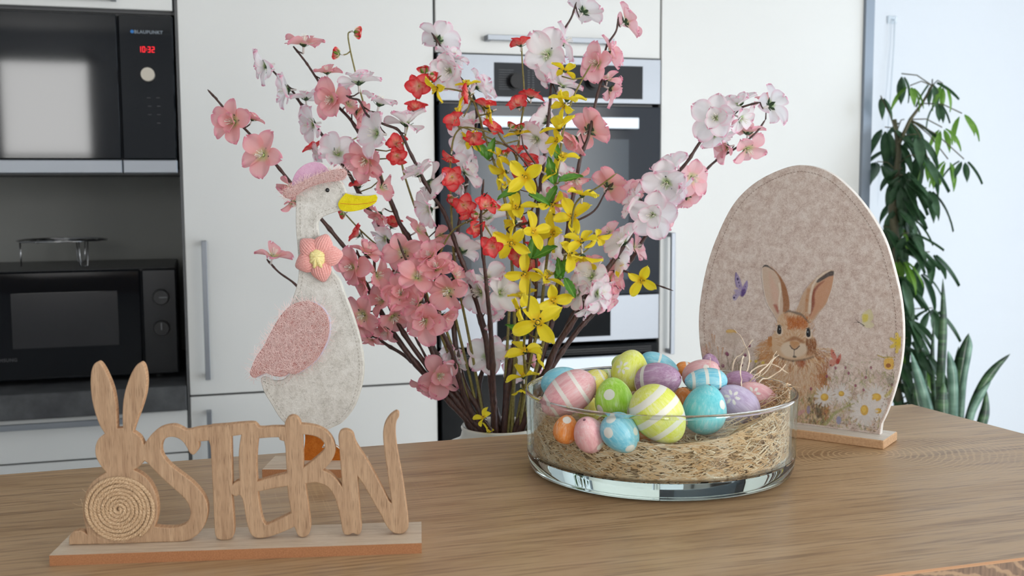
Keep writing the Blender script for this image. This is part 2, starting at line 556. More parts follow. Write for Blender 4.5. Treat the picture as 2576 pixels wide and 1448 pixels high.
# built in microwave
mw = thing('built_in_microwave', 'black glass built-in microwave with steel strip and red clock', 'microwave', ((XA0 + XA1) / 2, YK, nz1))
m0, m1 = XA0 + .06, XA1 - .004
zs = kz(401, 300)
MB().box((XA0, YK + .015, nz1 + .001), (XA1, Y1 - .022, nz1 + .012)).build('shelf', side_m, mw)
MB().box((m0, YK + .02, nz1 + .014), (m1 - .004, YK + .45, zmt)).build('body', black_plastic, mw)
xd = kx(305, 300)
dr = MB().box((m0, YK - .012, zs), (xd - .001, YK + .02, kz(36, 250)), bev=.003).build('door', black_glass, mw)
cpn = MB().box((xd + .001, YK - .012, zs), (m1, YK + .02, kz(36, 250)), bev=.003).build('control_panel', black_glass, mw)
MB().box((m0, YK - .016, nz1 + .004), (xd - .001, YK + .018, zs - .001), bev=.002).build('door_strip', steel, mw)
MB().box((xd + .001, YK - .016, nz1 + .004), (m1, YK + .018, zs - .001), bev=.002).build('panel_strip', steel, mw)
c = K(373, 190); n = 32; r = .0155
kn = MB(); vs = [(c.x + r * math.cos(2 * math.pi * k / n), YK + y, c.z + r * math.sin(2 * math.pi * k / n)) for y in (-.012, -.034) for k in range(n)]
kn.add(vs, [(k, (k + 1) % n, n + (k + 1) % n, n + k) for k in range(n)] + [tuple(range(n, 2 * n))])
kn.build('knob', plain('knob_silver', srgb(186, 178, 164), .4, metal=.2), cpn)


def text_mesh(name, body, size, m, parent, loc, rot, label=None, extrude=.0003, bold=0, spacing=1.0):
    cu = bpy.data.curves.new('text_tmp', 'FONT'); cu.body = body; cu.size = size; cu.extrude = extrude
    cu.align_x = 'CENTER'; cu.align_y = 'CENTER'; cu.offset = bold; cu.space_character = spacing
    to = bpy.data.objects.new('text_tmp', cu); col.objects.link(to)
    dg_ = bpy.context.evaluated_depsgraph_get(); me = bpy.data.meshes.new_from_object(to.evaluated_get(dg_))
    me.name = name
    bpy.data.objects.remove(to); bpy.data.curves.remove(cu)
    me.materials.clear(); me.materials.append(m)
    mt = MW[parent.name].inverted() @ (Matrix.Translation(loc) @ rot)
    o = link(name, me, parent, mt)
    return o


RX = Matrix.Rotation(math.pi / 2, 4, 'X')
c = K(374, 83); c.y = YK - .0125
text_mesh('brand_lettering', 'BLAUPUNKT', .0105, plain('print_grey', srgb(120, 128, 136), .5), cpn, c, RX, bold=.0003, spacing=1.1)
c = K(333, 81)
kn = MB(); kn.add([(c.x + .004 * math.cos(2 * math.pi * k / 16), YK - .0127, c.z + .004 * math.sin(2 * math.pi * k / 16)) for k in range(16)], [tuple(range(16))[::-1]])
kn.build('blue_dot', plain('print_blue', srgb(20, 110, 180), .5), cpn)
# seven-segment clock 10:32
seg = {'0': 'abcdef', '1': 'bc', '2': 'abged', '3': 'abgcd'}
mb = MB(); c = K(370, 126); dw, dh, th = .0048, .0120, .0010
def sg(x, z, s_):
    R = {'a': (0, dh, dw, dh), 'g': (0, dh / 2, dw, dh / 2), 'd': (0, 0, dw, 0), 'f': (0, dh / 2, 0, dh), 'e': (0, 0, 0, dh / 2), 'b': (dw, dh / 2, dw, dh), 'c': (dw, 0, dw, dh / 2)}[s_]
    mb.box((x + R[0] - th / 2, YK - .0128, z + R[1] - th / 2), (x + R[2] + th / 2, YK - .0122, z + R[3] + th / 2))
for k, (ch, ox) in enumerate((('1', -.0185), ('0', -.0095), ('3', .0025), ('2', .0115))):
    for s_ in seg[ch]: sg(c.x + ox, c.z - dh / 2, s_)
for q in (.35, .65): mb.box((c.x - .0017, YK - .0128, c.z - dh / 2 + dh * q - .0007), (c.x - .0003, YK - .0122, c.z - dh / 2 + dh * q + .0007))
mb.build('clock_digits', Mat('red_led').set(color=(.3, 0, 0), emit=(1, .015, .03), es=1.6).m, cpn)
mb = MB()
for (a, b_) in ((375, 247), (398, 247), (377, 268), (400, 268), (377, 289), (400, 289), (400, 310)):
    c = K(a, b_); mb.box((c.x - .004, YK - .0128, c.z - .0006), (c.x + .004, YK - .0124, c.z + .0008))
mb.build('key_marks', plain('print_dim', srgb(60, 60, 62), .5), cpn)

# worktop and drawers
ctm = Mat('stone_laminate'); ctm.set(color=ctm.ramp(ctm.noise(ctm.obj(), 14, 5, .65), [(.3, srgb(52, 52, 54)), (.7, srgb(84, 85, 86))]), rough=.55); ct_m = ctm.m
wt = thing('worktop', 'dark grey stone-look worktop slab under the black microwave', 'worktop', ((XA0 + XA1) / 2, YK, CT0))
MB().box((XA0, YK - .02, CT0), (XA1 - .001, Y1 - .022, CT1), bev=.002).build('slab', ct_m, wt)
bc = thing('drawer_cabinet', 'white base cabinet with drawers under the dark worktop', 'cabinet', ((XA0 + XA1) / 2, YK, 0))
carcass(bc, XA0, XA1 - .001, 0, CT0 - .002)
zg = kz(1162, 120)
d = door(bc, XA0, XA1 - .001, zg + .002, CT0 - .004, 'drawer'); bar_h(d, kx(-80, 1070), kx(335, 1060), K(160, 1068, -.03).z, .014)
d = door(bc, XA0, XA1 - .001, .35, zg - .002, 'drawer'); bar_h(d, kx(-80, 1070), kx(335, 1060), zg - .06, .014)
door(bc, XA0, XA1 - .001, .1, .346, 'drawer')
# free-standing microwave
FY = YK + .10
def KF(px, py): return on(px, py, (0, FY, 0), Vector((0, 1, 0)))
fx1 = KF(447, 800).x; fx0 = fx1 - .50; fz1 = KF(250, 677).z; fz0 = CT1 + .012
fmw = thing('microwave', 'black free-standing microwave with two dials on the dark worktop', 'microwave', ((fx0 + fx1) / 2, FY + .17, CT1))
grey_top = plain('microwave_top', srgb(70, 70, 70), .35)
MB().box((fx0, FY + .012, fz0), (fx1, FY + .36, fz1), bev=.004).build('body', grey_top, fmw)
for q in (fx0 + .05, fx1 - .05):
    for yy in (FY + .05, FY + .3): MB().lathe([(0, 0), (.012, 0), (.012, .0125), (0, .0125)], (q, yy, CT1), 12).build('foot', black_plastic, fmw)
xs = KF(358, 800).x
fd = MB().box((fx0, FY - .004, fz0), (xs - .001, FY + .0115, fz1 - .002), bev=.004).build('door', black_glass, fmw)
MB().box((KF(30, 800).x, FY - .006, KF(150, 872).z), (KF(298, 800).x, FY - .0042, KF(150, 735).z)).build('window', plain('mw_window', (.018, .018, .02), .18, coat=.3), fd)
fc = MB().box((xs + .001, FY - .004, fz0), (fx1, FY + .0115, fz1 - .002), bev=.004).build('control_panel', plain('mw_panel', (.010, .011, .013), .25), fmw)
for (q, w_, ang) in ((746, 405, 0), (824, 407, 90)):
    c = KF(w_, q); r = .0205; n = 30
    kn = MB(); vs = [(c.x + rr * math.cos(2 * math.pi * k / n), FY + y, c.z + rr * math.sin(2 * math.pi * k / n)) for (y, rr) in ((-.004, r), (-.02, r * .85)) for k in range(n)]
    kn.add(vs, [(k, (k + 1) % n, n + (k + 1) % n, n + k) for k in range(n)] + [tuple(range(n, 2 * n))])
    kb = kn.build('dial', black_plastic, fc)
    a = math.radians(ang)
    if ang == 0: MB().box((c.x - .004, FY - .0208, c.z - .001), (c.x + .015, FY - .0199, c.z + .001)).build('pointer', grey_print, kb)
    else: MB().box((c.x - .001, FY - .0208, c.z - .003), (c.x + .001, FY - .0199, c.z + .015)).build('pointer', grey_print, kb)
c = KF(14, 906); c.y = FY - .0043
text_mesh('brand_lettering', 'SAMSUNG', .011, bpy.data.materials['print_dim'], fd, c, RX, bold=.0002, spacing=1.1)
# chrome rack on it
c = on(160, 660, (0, FY + .17, 0), Vector((0, 1, 0))); rz = fz1 + .066
rk = thing('wire_rack', 'round chrome wire rack standing on the black microwave', 'rack', (c.x, FY + .17, fz1))
cx_, cy_ = c.x, FY + .17
mb = MB()
for r in (.108, .085, .06, .035):
    mb.tube([(cx_ + r * math.cos(2 * math.pi * k / 40), cy_ + r * math.sin(2 * math.pi * k / 40), rz) for k in range(41)], .0018 if r > .1 else .0012, 6)
for k in range(6):
    a = math.pi * k / 6
    mb.tube([(cx_ - .108 * math.cos(a), cy_ - .108 * math.sin(a), rz - .002), (cx_ + .108 * math.cos(a), cy_ + .108 * math.sin(a), rz - .002)], .0014, 6)
mb.build('grid', chrome, rk, True)
for a in (math.radians(190), math.radians(-55), math.radians(70)):
    p = Vector((cx_ + .1 * math.cos(a), cy_ + .1 * math.sin(a), 0)); q = Vector((-math.sin(a), math.cos(a), 0)) * .012
    mb = MB().tube([p + q + Vector((0, 0, rz - .002)), p + q * .8 + Vector((0, 0, fz1 + .004)), p + Vector((0, 0, fz1 + .002)), p - q * .8 + Vector((0, 0, fz1 + .004)), p - q + Vector((0, 0, rz - .002))], .0017, 6)
    mb.build('leg', chrome, rk, True)

# ---------------------------------------------------------------- oak bar
om = Mat('oak_bar')
v = om.obj(); P_ = om.xyz(v)
OB = Vector((T(2190, 1449).x, T(2190, 1449).y, 0)); rc = T(2172, 1140) - OB
warp = om.noise(v, 7, 3, .5)
broad = om.noise(om.map(v, (1.1, 9, 9)), 2.2, 5, .6, .8)
fine = om.noise(om.map(v, (7, 190, 60)), 1.5, 3, .55)
vfine = om.noise(om.map(v, (25, 700, 60)), 1.3, 2, .5)
c = om.ramp(broad, [(.28, srgb(152, 118, 84)), (.45, srgb(178, 144, 106)), (.6, srgb(190, 157, 120)), (.78, srgb(166, 132, 96))])
c = om.mix(om.ramp(fine, [(.36, .6), (.5, 0.)]), c, srgb(118, 86, 58))
c = om.mix(om.ramp(vfine, [(.52, 0.), (.66, .5)]), c, srgb(196, 165, 125))
# growth rings round a heart
dv = om.vmath('SUBTRACT', v, tuple(rc)); dist = om.vmath('LENGTH', om.vmath('MULTIPLY', dv, (.8, 1.15, 0)), out=1)
dd = om.math('ADD', dist, om.math('MULTIPLY', om.math('SUBTRACT', om.noise(v, 16, 4, .6), .5), .022))
rw = om.math('SINE', om.math('MULTIPLY', dd, 900.))
fade = om.ramp(dist, [(.0, .8), (.10, .6), (.20, .0)])
c = om.mix(om.math('MULTIPLY', om.ramp(om.math('MULTIPLY_ADD', rw, .5, .5), [(.6, 0.), (.95, .85)]), fade), c, srgb(205, 172, 130))
# sawn cross marks
hx = om.noise(om.map(v, (420, 12, 10), rot=(0, 0, .25)), 1, 1); hm = om.noise(v, 3.2, 2)
c = om.mix(om.math('MULTIPLY', om.ramp(hx, [(.6, 0.), (.68, .30)]), om.ramp(om.vmath('LENGTH', om.vmath('SUBTRACT', v, tuple(T(790, 1240) - OB)), out=1), [(.03, 1.), (.16, 0.)])), c, srgb(208, 178, 135))
om.set(color=c, rough=om.math('MULTIPLY_ADD', fine, .18, .30), spec=.5)
om.bump(om.math('ADD', fine, vfine), .12, .0006)
oak = om.m
em = Mat('oak_end_grain'); v = em.obj()
dq = em.vmath('LENGTH', em.vmath('SUBTRACT', v, tuple(T(2480, 1500) - OB - Vector((0, 0, .16)))), out=1)
dd = em.math('ADD', dq, em.math('MULTIPLY', em.noise(v, 18, 4, .6), .03))
rw = em.math('MULTIPLY_ADD', em.math('SINE', em.math('MULTIPLY', dd, 620.)), .5, .5)
c = em.mix(em.ramp(rw, [(.72, 0.), (.95, .75)]), em.ramp(em.noise(em.map(v, (200, 200, 30)), 2, 2), [(.3, srgb(98, 74, 54)), (.7, srgb(130, 100, 75))]), srgb(172, 138, 104))
em.set(color=c, rough=.5); oak_end = em.m
A = T(-900, 1193 + .0775 * 900); Bc = T(2295, 1016); Dq = T(3393, 1305)
f0 = T(2190, 1449); f1 = T(2576, 1401.5)
dirf = (f1 - f0).normalized()
Cq = f1 + dirf * (Dq - f1).dot(dirf)
E = f0 - dirf * 1.9
bar = thing('bar_counter', 'oak-look bar counter that carries all the decorations', 'counter', (f0.x, f0.y, 0))
top = [A, Bc, Cq, E]
th = .07


def slab(pts, z0, z1, mi_top, mi_side):
    mb = MB(); n = len(pts)
    vs = [(p[0], p[1], z0) for p in pts] + [(p[0], p[1], z1) for p in pts]
    mb.add(vs, [tuple(range(n))], mi_side); mb.add([], [])
    b = 0
    mb.f += [tuple(range(n, 2 * n))]; mb.m += [mi_top]
    for i in range(n):
        j = (i + 1) % n; mb.f.append((i, j, n + j, n + i)); mb.m.append(mi_side)
    return mb


# counter-clockwise order seen from above
order = [A, E, Cq, Bc]
edge_band = plain('edge_band', srgb(182, 134, 92), .45)
def inset(pts, d_):
    c_ = sum((Vector((p[0], p[1], 0)) for p in pts), Vector()) / len(pts)
    return [Vector((p[0], p[1], 0)) + (c_ - Vector((p[0], p[1], 0))).normalized() * d_ for p in pts]
slab(inset(order, .0012), TZ - .0012, TZ, 0, 1).build('worktop', [oak, edge_band], bar)
slab(order, TZ - .0026, TZ - .0012, 0, 0).build('edge_band', edge_band, bar)
slab(inset(order, .002), TZ - th, TZ - .0026, 0, 0).build('core', oak_end, bar)
slab([p + Vector((0, 0, 0)) for p in inset(order, .22)], 0, TZ - th, 0, 0).build('base', gloss_white, bar)
# lower worktop behind the bar where the vase stands
v0 = at(1258, 1067, 1.62)
LZ = .80
lo = thing('side_table', 'plain oak side table behind the bar under the flower vase', 'table', (v0.x, v0.y, 0))
MB().box((v0.x - .25, v0.y - .085, LZ - .03), (v0.x + .25, v0.y + .25, LZ)).build('tabletop', oak, lo)
for sx in (-.23, .23):
    for sy in (-.065, .23): MB().box((v0.x + sx - .015, v0.y + sy - .015, 0), (v0.x + sx + .015, v0.y + sy + .015, LZ - .03)).build('leg', oak, lo)
# ---------------------------------------------------------------- flat cut-out figures
class Board:
    """vertical board: local x to the right, -y towards the viewer, z up"""
    def __init__(s, p, yaw_cam):
        a = PHI + math.radians(yaw_cam)            # direction the depth axis points, clockwise from +Y
        s.p = Vector(p); s.n = Vector((math.sin(a), math.cos(a), 0)); s.u = Vector((math.cos(a), -math.sin(a), 0))
        s.yaw = -a

    def uv(s, px, py, off=0.):
        q = on(px, py, s.p - s.n * off, s.n) - s.p
        return (q.dot(s.u), q.z)

    def depth_uv(s, P):
        q = P - s.p; return (q.dot(s.u), q.dot(s.n), q.z)


def plate(name, loops, y0, y1, mats, parent, bevel=.0008, local=None, label=None, smooth=False):
    """loops in local (x, z); fills outline + holes; y0 = front, y1 = back (local y)"""
    cu = bpy.data.curves.new('tmp', 'CURVE'); cu.dimensions = '2D'; cu.fill_mode = 'BOTH'
    cu.extrude = (y1 - y0) / 2 - bevel; cu.bevel_depth = bevel; cu.bevel_resolution = 1; cu.offset = -bevel
    for lp in loops:
        sp = cu.splines.new('POLY'); sp.points.add(len(lp) - 1); sp.use_cyclic_u = True
        for q, (x, z) in zip(sp.points, lp): q.co = (x, z, 0, 1)
    to = bpy.data.objects.new('tmp', cu); col.objects.link(to)
    me = bpy.data.meshes.new_from_object(to.evaluated_get(bpy.context.evaluated_depsgraph_get()))
    bpy.data.objects.remove(to); bpy.data.curves.remove(cu)
    n = len(me.vertices); co = np.empty(n * 3, np.float32); me.vertices.foreach_get('co', co); co = co.reshape(-1, 3)
    out = np.stack([co[:, 0], -co[:, 2] + (y0 + y1) / 2, co[:, 1]], 1)
    me.vertices.foreach_set('co', out.ravel()); me.name = name
    me.materials.clear()
    mats = mats if isinstance(mats, (list, tuple)) else [mats]
    for m in mats: me.materials.append(m)
    me.update()
    nf = len(me.polygons); nn = np.empty(nf * 3, np.float32); me.polygons.foreach_get('normal', nn); nn = nn.reshape(-1, 3)
    mi = np.zeros(nf, np.int32)
    if len(mats) > 1: mi[np.abs(nn[:, 1]) < .8] = 1
    me.polygons.foreach_set('material_index', mi)
    me.polygons.foreach_set('use_smooth', np.zeros(nf, bool))
    o = link(name, me, parent, local)
    if label: o['label'] = label
    return o


def stitches(parent, loop, inset_, y, m, step=.0042, closed=True, name='stitching', wid=.00045):
    P = [np.array(p) for p in loop]; n = len(P)
    area_ = sum(P[i][0] * P[(i + 1) % n][1] - P[(i + 1) % n][0] * P[i][1] for i in range(n))
    sgn = 1 if area_ > 0 else -1
    Q = []
    for i in range(n):
        t = P[(i + 1) % n] - P[i - 1]; l = np.linalg.norm(t) + 1e-9
        Q.append(P[i] + sgn * inset_ * np.array([-t[1], t[0]]) / l)
    mb = MB(); acc = 0; on_ = True; d = 0
    for i in range(n):
        a, b = Q[i], Q[(i + 1) % n]; L = np.linalg.norm(b - a)
        if L < 1e-6: continue
        t = (b - a) / L; s = 0
        while s < L:
            seg_ = min(L - s, step - acc)
            if on_:
                p0 = a + t * s; p1 = a + t * (s + seg_); nrm = np.array([-t[1], t[0]]) * wid
                vs = [(p0[0] - nrm[0], y, p0[1] - nrm[1]), (p1[0] - nrm[0], y, p1[1] - nrm[1]), (p1[0] + nrm[0], y, p1[1] + nrm[1]), (p0[0] + nrm[0], y, p0[1] + nrm[1])]
                vs += [(v_[0], y + .0006, v_[2]) for v_ in vs]
                mb.add(vs, [(0, 1, 2, 3), (4, 5, 1, 0), (5, 6, 2, 1), (6, 7, 3, 2), (7, 4, 0, 3)])
            s += seg_; acc += seg_
            if acc >= step - 1e-9: acc = 0; on_ = not on_
    me = mb.mesh(name, m); o = link(name, me, parent, Matrix()); o['kind'] = 'stuff'
    return o


def fuzz(parent, loops_poly, n, y, m, length=.009, wid=.00009, seed=1, name='fuzz', spread=.0015, ang=None):
    """fine curved fibres over a polygon (local x, z)"""
    rnd = random.Random(seed); P = loops_poly
    xs = [p[0] for p in P]; zs = [p[1] for p in P]; mb = MB(); k = 0
    def inside(x, z):
        c_ = False; j = len(P) - 1
        for i in range(len(P)):
            if (P[i][1] > z) != (P[j][1] > z) and x < (P[j][0] - P[i][0]) * (z - P[i][1]) / (P[j][1] - P[i][1] + 1e-12) + P[i][0]: c_ = not c_
            j = i
        return c_
    while k < n:
        x = rnd.uniform(min(xs), max(xs)); z = rnd.uniform(min(zs), max(zs))
        if not inside(x, z): continue
        k += 1
        a = rnd.uniform(0, 6.283) if ang is None else ang + rnd.gauss(0, .7)
        L = length * rnd.uniform(.4, 1.3); h = rnd.uniform(.2, 1.) * spread; cur = rnd.uniform(-3, 3) / length * .25
        px_, pz_ = x, z; S = 5; vs = []
        for i in range(S + 1):
            t = i / S; yy = y - h * math.sin(t * math.pi) - .0002
            nx, nz = -math.sin(a) * wid, math.cos(a) * wid
            vs += [(px_ - nx, yy, pz_ - nz), (px_ + nx, yy - wid, pz_ + nz)]
            px_ += math.cos(a) * L / S; pz_ += math.sin(a) * L / S; a += cur * L / S
        mb.add(vs, [(2 * i, 2 * i + 1, 2 * i + 3, 2 * i + 2) for i in range(S)])
    o = link(name, mb.mesh(name, m), parent, Matrix()); o['kind'] = 'stuff'
    return o


# ---------------------------------------------------------------- OSTERN sign
bl_ = T(125, 1423); br_ = T(1061, 1391)
sd = (br_ - bl_).normalized(); SN = Vector((-sd.y, sd.x, 0))
SW = (br_ - bl_).length; SDEP = .062; STH = .0095
yaw_s = math.atan2(sd.y, sd.x)
sign = thing('letter_sign', 'wooden sign cut as a rabbit and the word OSTERN on a pale plank', 'sign', bl_ + sd * SW / 2 + SN * SDEP / 2, yaw_s)
mdf = Mat('mdf_edge'); mdf.set(color=mdf.ramp(mdf.noise(mdf.obj(), 900, 3, .6), [(.3, srgb(150, 98, 62)), (.7, srgb(182, 126, 84))]), rough=.8); mdf = mdf.m
pale_wood = wood('pale_wood', srgb(196, 172, 146), srgb(222, 203, 180), srgb(210, 188, 160), 6, 'X', .55, pores=srgb(190, 160, 130), bump=.05)
walnut = wood('oak_veneer', srgb(158, 124, 94), srgb(180, 147, 115), srgb(190, 158, 126), 4, 'Z', .6, pores=srgb(104, 74, 50), bump=.3, pore_mix=.85)
edge_w = Mat('cut_edge'); edge_w.set(color=edge_w.ramp(edge_w.noise(edge_w.map(edge_w.obj(), (900, 60, 900)), 1, 2), [(.3, srgb(176, 132, 96)), (.7, srgb(205, 164, 124))]), rough=.7); edge_w = edge_w.m
mb = MB()
h2 = SW / 2; d2 = SDEP / 2
mb.v = [(x, y, z) for z in (0, STH) for y in (-d2, d2) for x in (-h2, h2)]
mb.f = [(0, 2, 3, 1), (4, 5, 7, 6), (0, 1, 5, 4), (2, 6, 7, 3), (0, 4, 6, 2), (1, 3, 7, 5)]; mb.m = [0, 1, 0, 0, 1, 1]
me = mb.mesh('base_plank', [mdf, pale_wood])
bp = link('base_plank', me, sign, Matrix())
bp['label'] = 'pale plank with brown fibreboard edge'
SB = Board(bl_ + sd * SW / 2 + SN * (SDEP * .40), -math.degrees(yaw_s) - math.degrees(PHI))
SB.n = SN; SB.u = sd


def c1(pts): return [(100 + x / 2.55, 880 + y / 2.55, *r) for (x, y, *r) in pts]
def c2(pts): return [(500 + x / 3.218, 980 + y / 3.218, *r) for (x, y, *r) in pts]


outer = c1([(187, 1245, 'c'), (186, 1205), (203, 1172), (240, 1158), (278, 1162), (303, 1180, 'c'), (290, 1120), (277, 1060), (280, 980), (300, 905), (345, 840), (424, 786, 'c'),
            (385, 735), (358, 680), (356, 620), (376, 570), (415, 536, 'c'), (382, 480), (345, 370), (327, 260), (328, 150), (345, 95), (372, 76), (400, 100), (435, 165), (468, 250), (486, 340), (492, 430), (494, 502, 'c'),
            (532, 500, 'c'), (530, 420), (536, 320), (555, 235), (585, 155), (618, 100), (648, 80), (670, 105), (684, 180), (680, 265), (662, 340), (640, 405), (615, 470), (598, 524, 'c'), (640, 556), (668, 606, 'c'),
            (690, 575), (720, 537), (765, 502), (812, 486), (862, 482), (905, 498), (938, 514), (1010, 500), (1120, 488), (1275, 480)]) + \
    c2([(60, 302), (200, 285), (345, 270), (448, 268), (468, 284), (492, 306), (600, 300), (692, 300, 'c'), (700, 258), (718, 228), (748, 212), (785, 218), (812, 245), (826, 278, 'c'), (900, 286), (968, 302), (1030, 336), (1075, 385), (1102, 450), (1104, 510), (1080, 565), (1045, 612), (1004, 650, 'c'),
        (1060, 678), (1115, 728), (1158, 783, 'c'), (1150, 640), (1138, 480), (1130, 375), (1146, 338), (1185, 324), (1225, 335), (1250, 360), (1264, 410), (1290, 460), (1340, 535), (1400, 635), (1460, 745), (1510, 842), (1540, 900), (1560, 918, 'c'),
        (1552, 850), (1536, 730), (1512, 560), (1495, 430), (1493, 330), (1512, 262), (1550, 208), (1598, 176), (1620, 186), (1622, 215), (1602, 252), (1594, 310), (1596, 390), (1618, 540), (1648, 700), (1678, 900), (1698, 1080), (1688, 1130), (1650, 1158), (1595, 1160), (1550, 1135), (1512, 1085),
        (1480, 1020), (1440, 955), (1380, 850), (1330, 765), (1285, 700, 'c'), (1290, 770), (1300, 890), (1312, 1050), (1318, 1120), (1308, 1155), (1285, 1168), (1245, 1157), (1215, 1170), (1180, 1165), (1165, 1140), (1152, 1075), (1130, 970), (1098, 870), (1055, 800), (1000, 765), (930, 752), (864, 762, 'c'),
        (875, 850), (890, 960), (905, 1100), (895, 1155), (862, 1185), (825, 1188), (800, 1170), (785, 1135), (772, 1106, 'c'), (700, 1140), (620, 1170), (540, 1192), (465, 1195), (425, 1170), (398, 1110), (380, 1030), (362, 930), (348, 875), (326, 853), (300, 862), (266, 848, 'c'),
        (272, 900), (280, 1000), (286, 1120), (278, 1180), (252, 1205), (190, 1212), (150, 1200), (132, 1165), (124, 1060), (112, 800), (100, 560), (92, 450), (78, 413, 'c')]) + \
    c1([(1018, 588, 'c'), (1021, 622), (1005, 655), (985, 672), (965, 664), (945, 630), (920, 592), (888, 568), (850, 558), (815, 563), (790, 585), (778, 620), (782, 662), (805, 702), (852, 752), (920, 802), (982, 852), (1035, 910), (1068, 970), (1077, 1030), (1060, 1110), (1022, 1170), (970, 1208), (910, 1224), (750, 1229), (500, 1238)])
holes_ = [c1([(671, 712, 'c'), (640, 745), (602, 770, 'c'), (650, 795), (697, 838), (732, 895), (752, 960), (757, 1040), (748, 1095), (736, 1130, 'c'), (800, 1136), (880, 1134), (930, 1115), (958, 1080), (965, 1030), (942, 972), (885, 912), (805, 842), (735, 772), (695, 730)]),
          c2([(263, 378, 'c'), (342, 366, 'c'), (330, 440), (323, 520), (325, 640), (330, 735, 'c'), (298, 745), (272, 766, 'c'), (268, 600)]),
          c2([(480, 395, 'c'), (645, 386), (656, 406), (690, 417, 'c'), (700, 470), (706, 580), (713, 676, 'c'), (600, 705), (474, 742, 'c'), (467, 640), (470, 500)]),
          c2([(480, 825, 'c'), (600, 800), (716, 780, 'c'), (728, 880), (748, 998, 'c'), (650, 1045), (580, 1078), (542, 1088), (520, 1060), (497, 965), (484, 880)]),
          c2([(840, 362, 'c'), (900, 368), (960, 385), (1005, 420), (1020, 460), (1005, 497), (960, 540), (900, 590), (848, 628, 'c'), (845, 520)])]
bw = .0065


def sign_loop(pts): return [SB.uv(p[0], p[1]) for p in catmull(pts, 5, True)]


lo_ = [sign_loop(outer)] + [sign_loop(h) for h in holes_]
by = SDEP * .40 - d2
base_z = STH
# foot the board exactly on the plank
zmin = min(p[1] for p in lo_[0]) + (SB.p.z - TZ)
lo_ = [[(x, (z if z > .02 else z) + (SB.p.z - TZ) - (zmin - STH) * max(0, 1 - z / .05)) for (x, z) in lp] for lp in lo_]
plate('rabbit_lettering', lo_, by, by + bw * 1.5, [walnut, edge_w], sign, .0009)
# rope coil
rope_m = Mat('jute_rope')
rope_m.set(color=rope_m.ramp(rope_m.noise(rope_m.map(rope_m.obj(), (900, 900, 900)), 1, 3, .6), [(.3, srgb(168, 134, 100)), (.55, srgb(208, 178, 144)), (.8, srgb(232, 208, 176))]), rough=.95, spec=.1)
rope_m = rope_m.m
cu_, cz_ = SB.uv(300, 1280); cz_ += 0.0
Rr = (SB.uv(388, 1280)[0] - SB.uv(212, 1280)[0]) / 2
turns = 8.5; pitch = Rr / (turns + .3); rs = pitch * .30
mb = MB(); TH0, TH1 = .6, turns * 2 * math.pi
npt = 1500; seq = [[], [], []]
Ls = 0; prev = None
for i in range(npt):
    t = (i / (npt - 1)) ** .6; th = TH0 + (TH1 - TH0) * t; r = pitch * th / (2 * math.pi) * (1 + .012 * math.sin(th * 2.3)) + pitch * .2
    a = -th + 2.2
    c_ = Vector((cu_ + r * math.cos(a), by - pitch * .42, cz_ + r * math.sin(a) * 1.0))
    if prev is not None: Ls += (c_ - prev).length
    prev = c_; rad = Vector((math.cos(a), 0, math.sin(a)))
    for q in range(3):
        ph = Ls / .0088 * 2 * math.pi + q * 2.094
        seq[q].append(c_ + rad * (math.cos(ph) * rs * .85) + Vector((0, math.sin(ph) * rs * .85, 0)))
for q in range(3): mb.tube(seq[q], rs, 6)
rc_ = link('rope_coil', mb.mesh('rope_coil', rope_m, True), sign, Matrix()); rc_['label'] = 'coil of twisted jute rope glued on as the letter O'
disc = [(cu_ + (Rr + .0008) * math.cos(k / 24 * math.pi), cz_ + (Rr + .0008) * math.sin(k / 24 * math.pi)) for k in range(48)]
fz = fuzz(rc_, disc, 260, by - pitch * .8, rope_m, .009, .00007, 5, 'rope_fibres', .0014)

# ---------------------------------------------------------------- goose
gb = T(658, 1199); gr = T(905, 1199)
GB0 = (T(660, 1199) + T(906, 1203)) / 2
gdir = Vector((math.cos(PHI + math.radians(1.3)), -math.sin(PHI + math.radians(1.3)), 0)); gn = Vector((-gdir.y, gdir.x, 0))
GW = (T(906, 1201) - T(660, 1201)).length; GD = .062; GT = .0095
gc = GB0 + gn * GD / 2
goose = thing('felt_goose', 'grey felt goose with pink hat, pink wing and yellow beak standing behind the letter sign', 'decoration', gc, math.atan2(gdir.y, gdir.x))
mb = MB(); h2, d2 = GW / 2, GD / 2
mb.v = [(x, y, z) for z in (0, GT) for y in (-d2, d2) for x in (-h2, h2)]
mb.f = [(0, 2, 3, 1), (4, 5, 7, 6), (0, 1, 5, 4), (2, 6, 7, 3), (0, 4, 6, 2), (1, 3, 7, 5)]; mb.m = [0, 1, 0, 0, 1, 1]
link('base_plank', mb.mesh('base_plank', [mdf, pale_wood]), goose, Matrix())
GB = Board(gc, 0); GB.u = gdir; GB.n = gn
felt_grey = felt('felt_grey', srgb(184, 179, 170), srgb(214, 210, 202), srgb(230, 227, 221), .7)
felt_rim = felt('felt_rim', srgb(214, 209, 196), srgb(226, 222, 210), srgb(236, 233, 224), 1)
felt_pink = felt('felt_pink', srgb(190, 118, 112), srgb(212, 146, 138), srgb(228, 176, 168), 1.6, 1.)
felt_lilac = felt('felt_lilac', srgb(214, 162, 190), srgb(222, 174, 200), srgb(228, 186, 208), 1)
felt_yellow = felt('felt_yellow', srgb(212, 190, 20), srgb(228, 208, 28), srgb(236, 218, 50), 1)
felt_orange = felt('felt_orange', srgb(158, 82, 16), srgb(182, 98, 24), srgb(198, 116, 40), 1.4)
fuzz_pink = plain('fuzz_pink', srgb(244, 212, 206), .9)
thread = plain('thread_grey', srgb(166, 160, 148), .9)
GS = lambda pts, n=6: [GB.uv(p[0], p[1]) for p in catmull(pts, n, True)]
